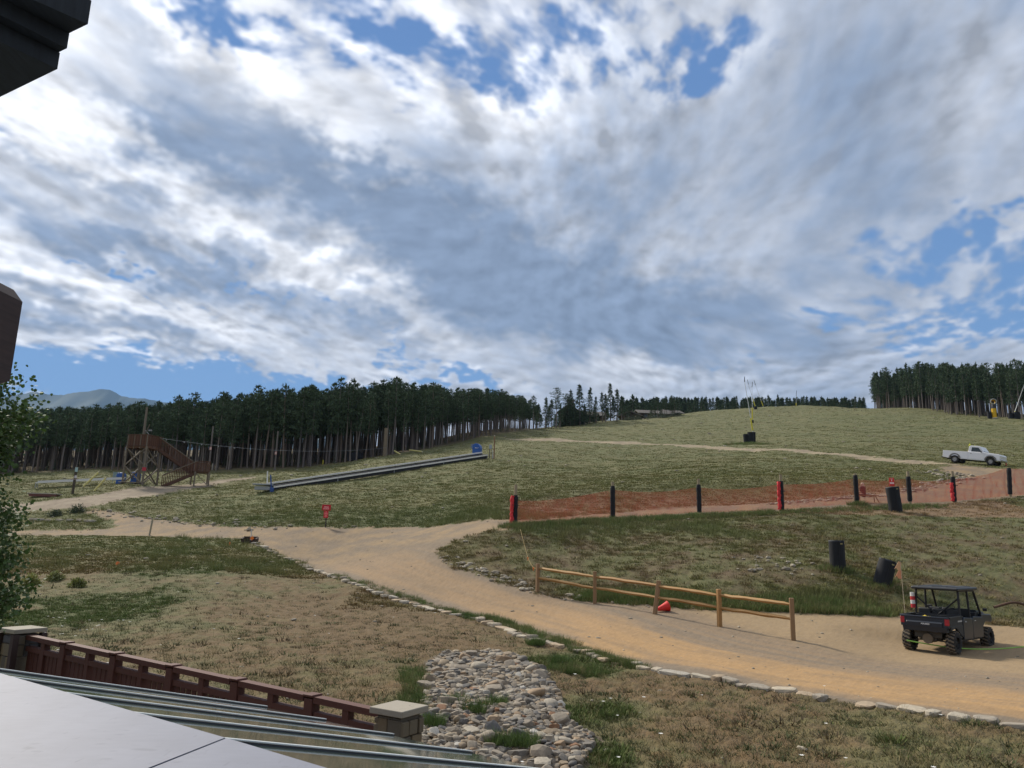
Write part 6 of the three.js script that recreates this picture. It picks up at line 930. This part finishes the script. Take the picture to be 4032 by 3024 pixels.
// ---------------------------------------------------------------- grass, weeds, flowers, loose stones
function tuft(seed, blades, spread, high, wide, curve) {
  const r = rng(seed), out = [], col = [];
  for (let i = 0; i < blades; i++) { const a = r() * 6.283, d = Math.sqrt(r()) * spread, p = V(Math.cos(a) * d, -0.02, Math.sin(a) * d), lean = V(Math.cos(a + r() - 0.5) * (0.25 + curve * r()), 1, Math.sin(a + r() - 0.5) * (0.25 + curve * r())).normalize(), side = V(-Math.sin(a * 3), 0, Math.cos(a * 3)), k = 0.75 + 0.5 * r(); tri(out, col, p, lean, side, high * (0.55 + 0.6 * r()), wide, [k, k, k]); }
  return soup(out, col);
}
{
  const grassM = new THREE.MeshStandardMaterial({ vertexColors: true, roughness: 1, side: THREE.DoubleSide });
  const kinds = { short: tuft(1, 14, 0.13, 0.1, 0.009, 0.7), tall: tuft(2, 26, 0.16, 0.26, 0.008, 0.35), clump: tuft(3, 30, 0.2, 0.13, 0.014, 1.1), far: tuft(4, 20, 0.34, 0.065, 0.03, 1.6), straw: tuft(5, 16, 0.1, 0.34, 0.004, 0.35) };
  const sets = Object.fromEntries(Object.keys(kinds).map((k) => [k, []])), r = rng(88), flowers = [], pebbles = [];
  const add = (kind, x, z, zone, s, c) => sets[kind].push([x, landHeight(x, z, zone), -z, s, r() * 6.28, c]);
  const tone = (c) => { const k = 0.75 + 0.5 * r(); return [c[0] * k, c[1] * k, c[2] * k]; };
  const LEAF = [0.115, 0.155, 0.042], SAGE = [0.15, 0.16, 0.08], HAY = [0.31, 0.25, 0.125], OLV = [0.18, 0.185, 0.07];
  const near = (x, z, c) => { const s = soil(x, z, GROUND), k = 0.94 + 0.16 * r(); return [0, 1, 2].map((i) => (s[i] * 1.16 + c[i] * 0.22) * k); };
  for (let n = 0; n < 420000; n++) {
    const u = (r() - 0.5) * 1.56, z = Math.exp(lerp(Math.log(10.5), Math.log(215), r())), x = u * z, zone = zoneAt(x, z);
    if (zone === ROCKS) continue;
    if (zone !== GROUND) { if (r() < 0.0035) pebbles.push([x, z, zone, 0.6]); continue; }
    if (z > forestEdge(u) - 1) continue;
    const g = lush(x, z), patch = fbm(x * 0.9 + 50, z * 0.9, 3), t = r(), bank = x > -6 && z > 28 && z < 50;
    if (z < 36 && !bank) {
      if (t < 0.10 + 0.22 * smooth(-0.1, 0.25, patch) + 0.75 * smooth(0.2, 0.9, g)) { if (r() < 0.55) add('short', x, z, zone, 0.5 + r() * 0.55, tone(g > 0.8 || r() < 0.2 ? LEAF : r() < 0.6 ? [0.15, 0.135, 0.055] : SAGE)); else if (g > 0.6 && r() < 0.5) add('clump', x, z, zone, 0.5 + r() * 0.5, tone(r() < 0.7 ? LEAF : OLV)); }
      else if (t > 0.994) add('clump', x, z, zone, 0.5 + r() * 0.7, tone(r() < 0.6 ? [0.1, 0.115, 0.05] : [0.16, 0.12, 0.07])); else if (t > 0.991) add('straw', x, z, zone, 0.6 + r() * 0.5, tone(HAY)); else if (t > 0.9903) pebbles.push([x, z, zone]);
      if (r() < 0.0006 + (u < -0.42 && z < 24 && g > 0.3 ? 0.012 : 0)) flowers.push([x, z]);
    } else if (bank) { if (t < 0.18 + 0.75 * smooth(-0.5, 0.4, patch + g * 0.8)) add(r() < 0.6 ? 'short' : g > 0.4 ? 'tall' : 'clump', x, z, zone, 0.6 + r() * 0.7, near(x, z, g > 0.35 && r() < 0.7 ? LEAF : r() < 0.5 ? OLV : r() < 0.6 ? SAGE : [0.22, 0.17, 0.1])); if (t > 0.9965) pebbles.push([x, z, zone]); }
    else { if (t < (0.5 + 0.4 * smooth(-0.3, 0.3, patch)) * lerp(1, 0.4, smooth(55, 110, z))) add(z < 62 && g > 0.3 && r() < 0.2 ? 'tall' : 'far', x, z, zone, (0.45 + r() * 0.7) * (1 + z / 260), near(x, z, g > 0.35 && r() < 0.5 ? LEAF : r() < 0.22 ? HAY : r() < 0.75 ? OLV : SAGE)); if (t > 0.9975) pebbles.push([x, z, zone]); if (t > 0.9965 && t < 0.997) flowers.push([x, z]); }
  }
  // tall growth along edges: the green strips by the lot, the crest of the bank, round the black pads
  const strip = (a, b, n, w, s) => { for (let i = 0; i < n; i++) { const t = r(), p = groundAt(lerp(a[0], b[0], t), lerp(a[1], b[1], t)), x = p[0] + (r() - 0.5) * w, z = p[1] + (r() - 0.5) * w; add('tall', x, z, GROUND, s * (0.4 + r() * 0.6), tone(r() < 0.6 ? [0.125, 0.18, 0.05] : r() < 0.7 ? OLV : HAY)); } };
  strip([2330, 2352], [2560, 2366], 900, 1.3, 1.3); strip([2330, 2358], [2700, 2376], 500, 0.9, 1.1); strip([2700, 2372], [3450, 2404], 1300, 1.4, 1.2); strip([1990, 2076], [2300, 2058], 500, 1.0, 1.3); strip([2300, 2056], [3000, 2024], 900, 1.2, 1.2); strip([3000, 2020], [3700, 1992], 500, 1.3, 1.0); strip([3420, 2304], [3530, 2308], 160, 1.0, 0.9); strip([3270, 2246], [3340, 2250], 120, 0.6, 1.3); strip([1900, 2425], [2250, 2545], 260, 0.5, 0.8); strip([2260, 2560], [2520, 2635], 350, 0.4, 0.8); strip([1300, 2262], [1880, 2440], 300, 0.5, 0.7); strip([2880, 1748], [3010, 1750], 260, 3, 1.6); strip([3360, 1990], [3410, 1992], 90, 0.5, 1.4); strip([1625, 2640], [1640, 2820], 240, 0.5, 0.7); strip([2220, 2640], [2330, 2650], 260, 0.8, 0.7);
  for (const [px, py, k] of [[1790, 2775, 14], [1950, 2785, 14], [1870, 2805, 16], [1975, 2940, 26], [1690, 2860, 40], [2060, 2935, 20], [2200, 2620, 70], [2110, 2540, 40], [1850, 2432, 30]]) { const [x0, z0] = groundAt(px, py); for (let i = 0; i < k; i++) { const x = x0 + (r() - 0.5) * 0.36, z = z0 + (r() - 0.5) * 0.36; sets.tall.push([x, landHeight(x, z, GROUND) + 0.05, -z, 0.45 + r() * 0.35, r() * 6.28, tone([0.11, 0.165, 0.045])]); } }
  const cover = thing('grass', 'grass tufts and weeds growing over the lawn, bank and hillside', 'grass'); cover.userData.kind = 'stuff';
  const d = new THREE.Object3D(), cc = new THREE.Color(); let total = 0;
  for (const [k, list] of Object.entries(sets)) { const im = shade(new THREE.InstancedMesh(kinds[k], grassM, list.length)); total += list.length; list.forEach(([x, y, z, s, a, c], i) => { d.position.set(x, y, z); d.rotation.set(0, a, 0); d.scale.set(s, s * (0.8 + 0.4 * ((i * 0.618) % 1)), s); d.updateMatrix(); im.setMatrixAt(i, d.matrix); im.setColorAt(i, cc.setRGB(...c)); }); im.name = 'grass_tufts'; im.userData.kind = 'stuff'; cover.add(im); }
  const fl = (() => { const out = [], col = []; for (let i = 0; i < 7; i++) { const a = i * 0.8976; tri(out, col, V(0, 0.16, 0), V(Math.cos(a), 0.2, Math.sin(a)).normalize(), V(-Math.sin(a), 0, Math.cos(a)), 0.025, 0.009, [0.8, 0.8, 0.76]); } tri(out, col, V(0, 0, 0), V(0, 1, 0), V(1, 0, 0), 0.17, 0.003, [0.1, 0.14, 0.05]); return soup(out, col); })();
  const fm = shade(new THREE.InstancedMesh(fl, grassM, flowers.length)); flowers.forEach(([x, z], i) => { d.position.set(x, landHeight(x, z, GROUND), -z); d.rotation.set(0, i, 0); d.scale.setScalar(1 + (i % 5) * 0.15 + z / 60); d.updateMatrix(); fm.setMatrixAt(i, d.matrix); }); fm.name = 'wild_flowers'; tag(fm, 'small white wild flowers scattered through the grass', 'flowers', null, 'stuff'); scene.add(fm);
  const sg = stoneGeo(40, true, 0), sm = mat(0.4, 0.35, 0.27, 0.95, { flatShading: true });
  // rubble along the cut banks above the road
  for (const [a, b, n, w] of [[[3050, 1985], [3450, 1950], 160, 1.2], [[3560, 1935], [3800, 1880], 160, 1.6], [[650, 2048], [1150, 2080], 60, 2.4], [[380, 2010], [640, 2048], 36, 2.0], [[2250, 2352], [2700, 2382], 60, 1.0], [[1735, 2195], [2100, 2325], 90, 0.7], [[2950, 2215], [3150, 2235], 40, 2.6], [[3650, 1855], [3800, 1880], 60, 3]]) for (let i = 0; i < n; i++) { const t = r(), p = groundAt(lerp(a[0], b[0], t), lerp(a[1], b[1], t)); pebbles.push([p[0] + (r() - 0.5) * w, p[1] + (r() - 0.5) * w, ROAD, 1.6]); }
  const pm = shade(new THREE.InstancedMesh(sg, sm, pebbles.length)); pebbles.forEach(([x, z, zone, big = 1], i) => { const s = (0.05 + 0.1 * Math.pow(r(), 3)) * big * (zone === GROUND ? 0.5 + z / 50 : 0.6 + z / 70); d.position.set(x, landHeight(x, z, zone) + s * 0.15, -z); d.rotation.set(0, i, 0); d.scale.set(s * (1 + r()), s * 0.6, s); d.updateMatrix(); pm.setMatrixAt(i, d.matrix); const k = 0.5 + 0.6 * r(); pm.setColorAt(i, cc.setRGB(k, k, k)); }); pm.name = 'loose_stones'; tag(pm, 'small loose pale stones scattered over soil and grass', 'stones', null, 'stuff'); scene.add(pm);
  console.log('tufts', total, 'flowers', flowers.length, 'pebbles', pebbles.length);
}
renderer.render(scene, camera);
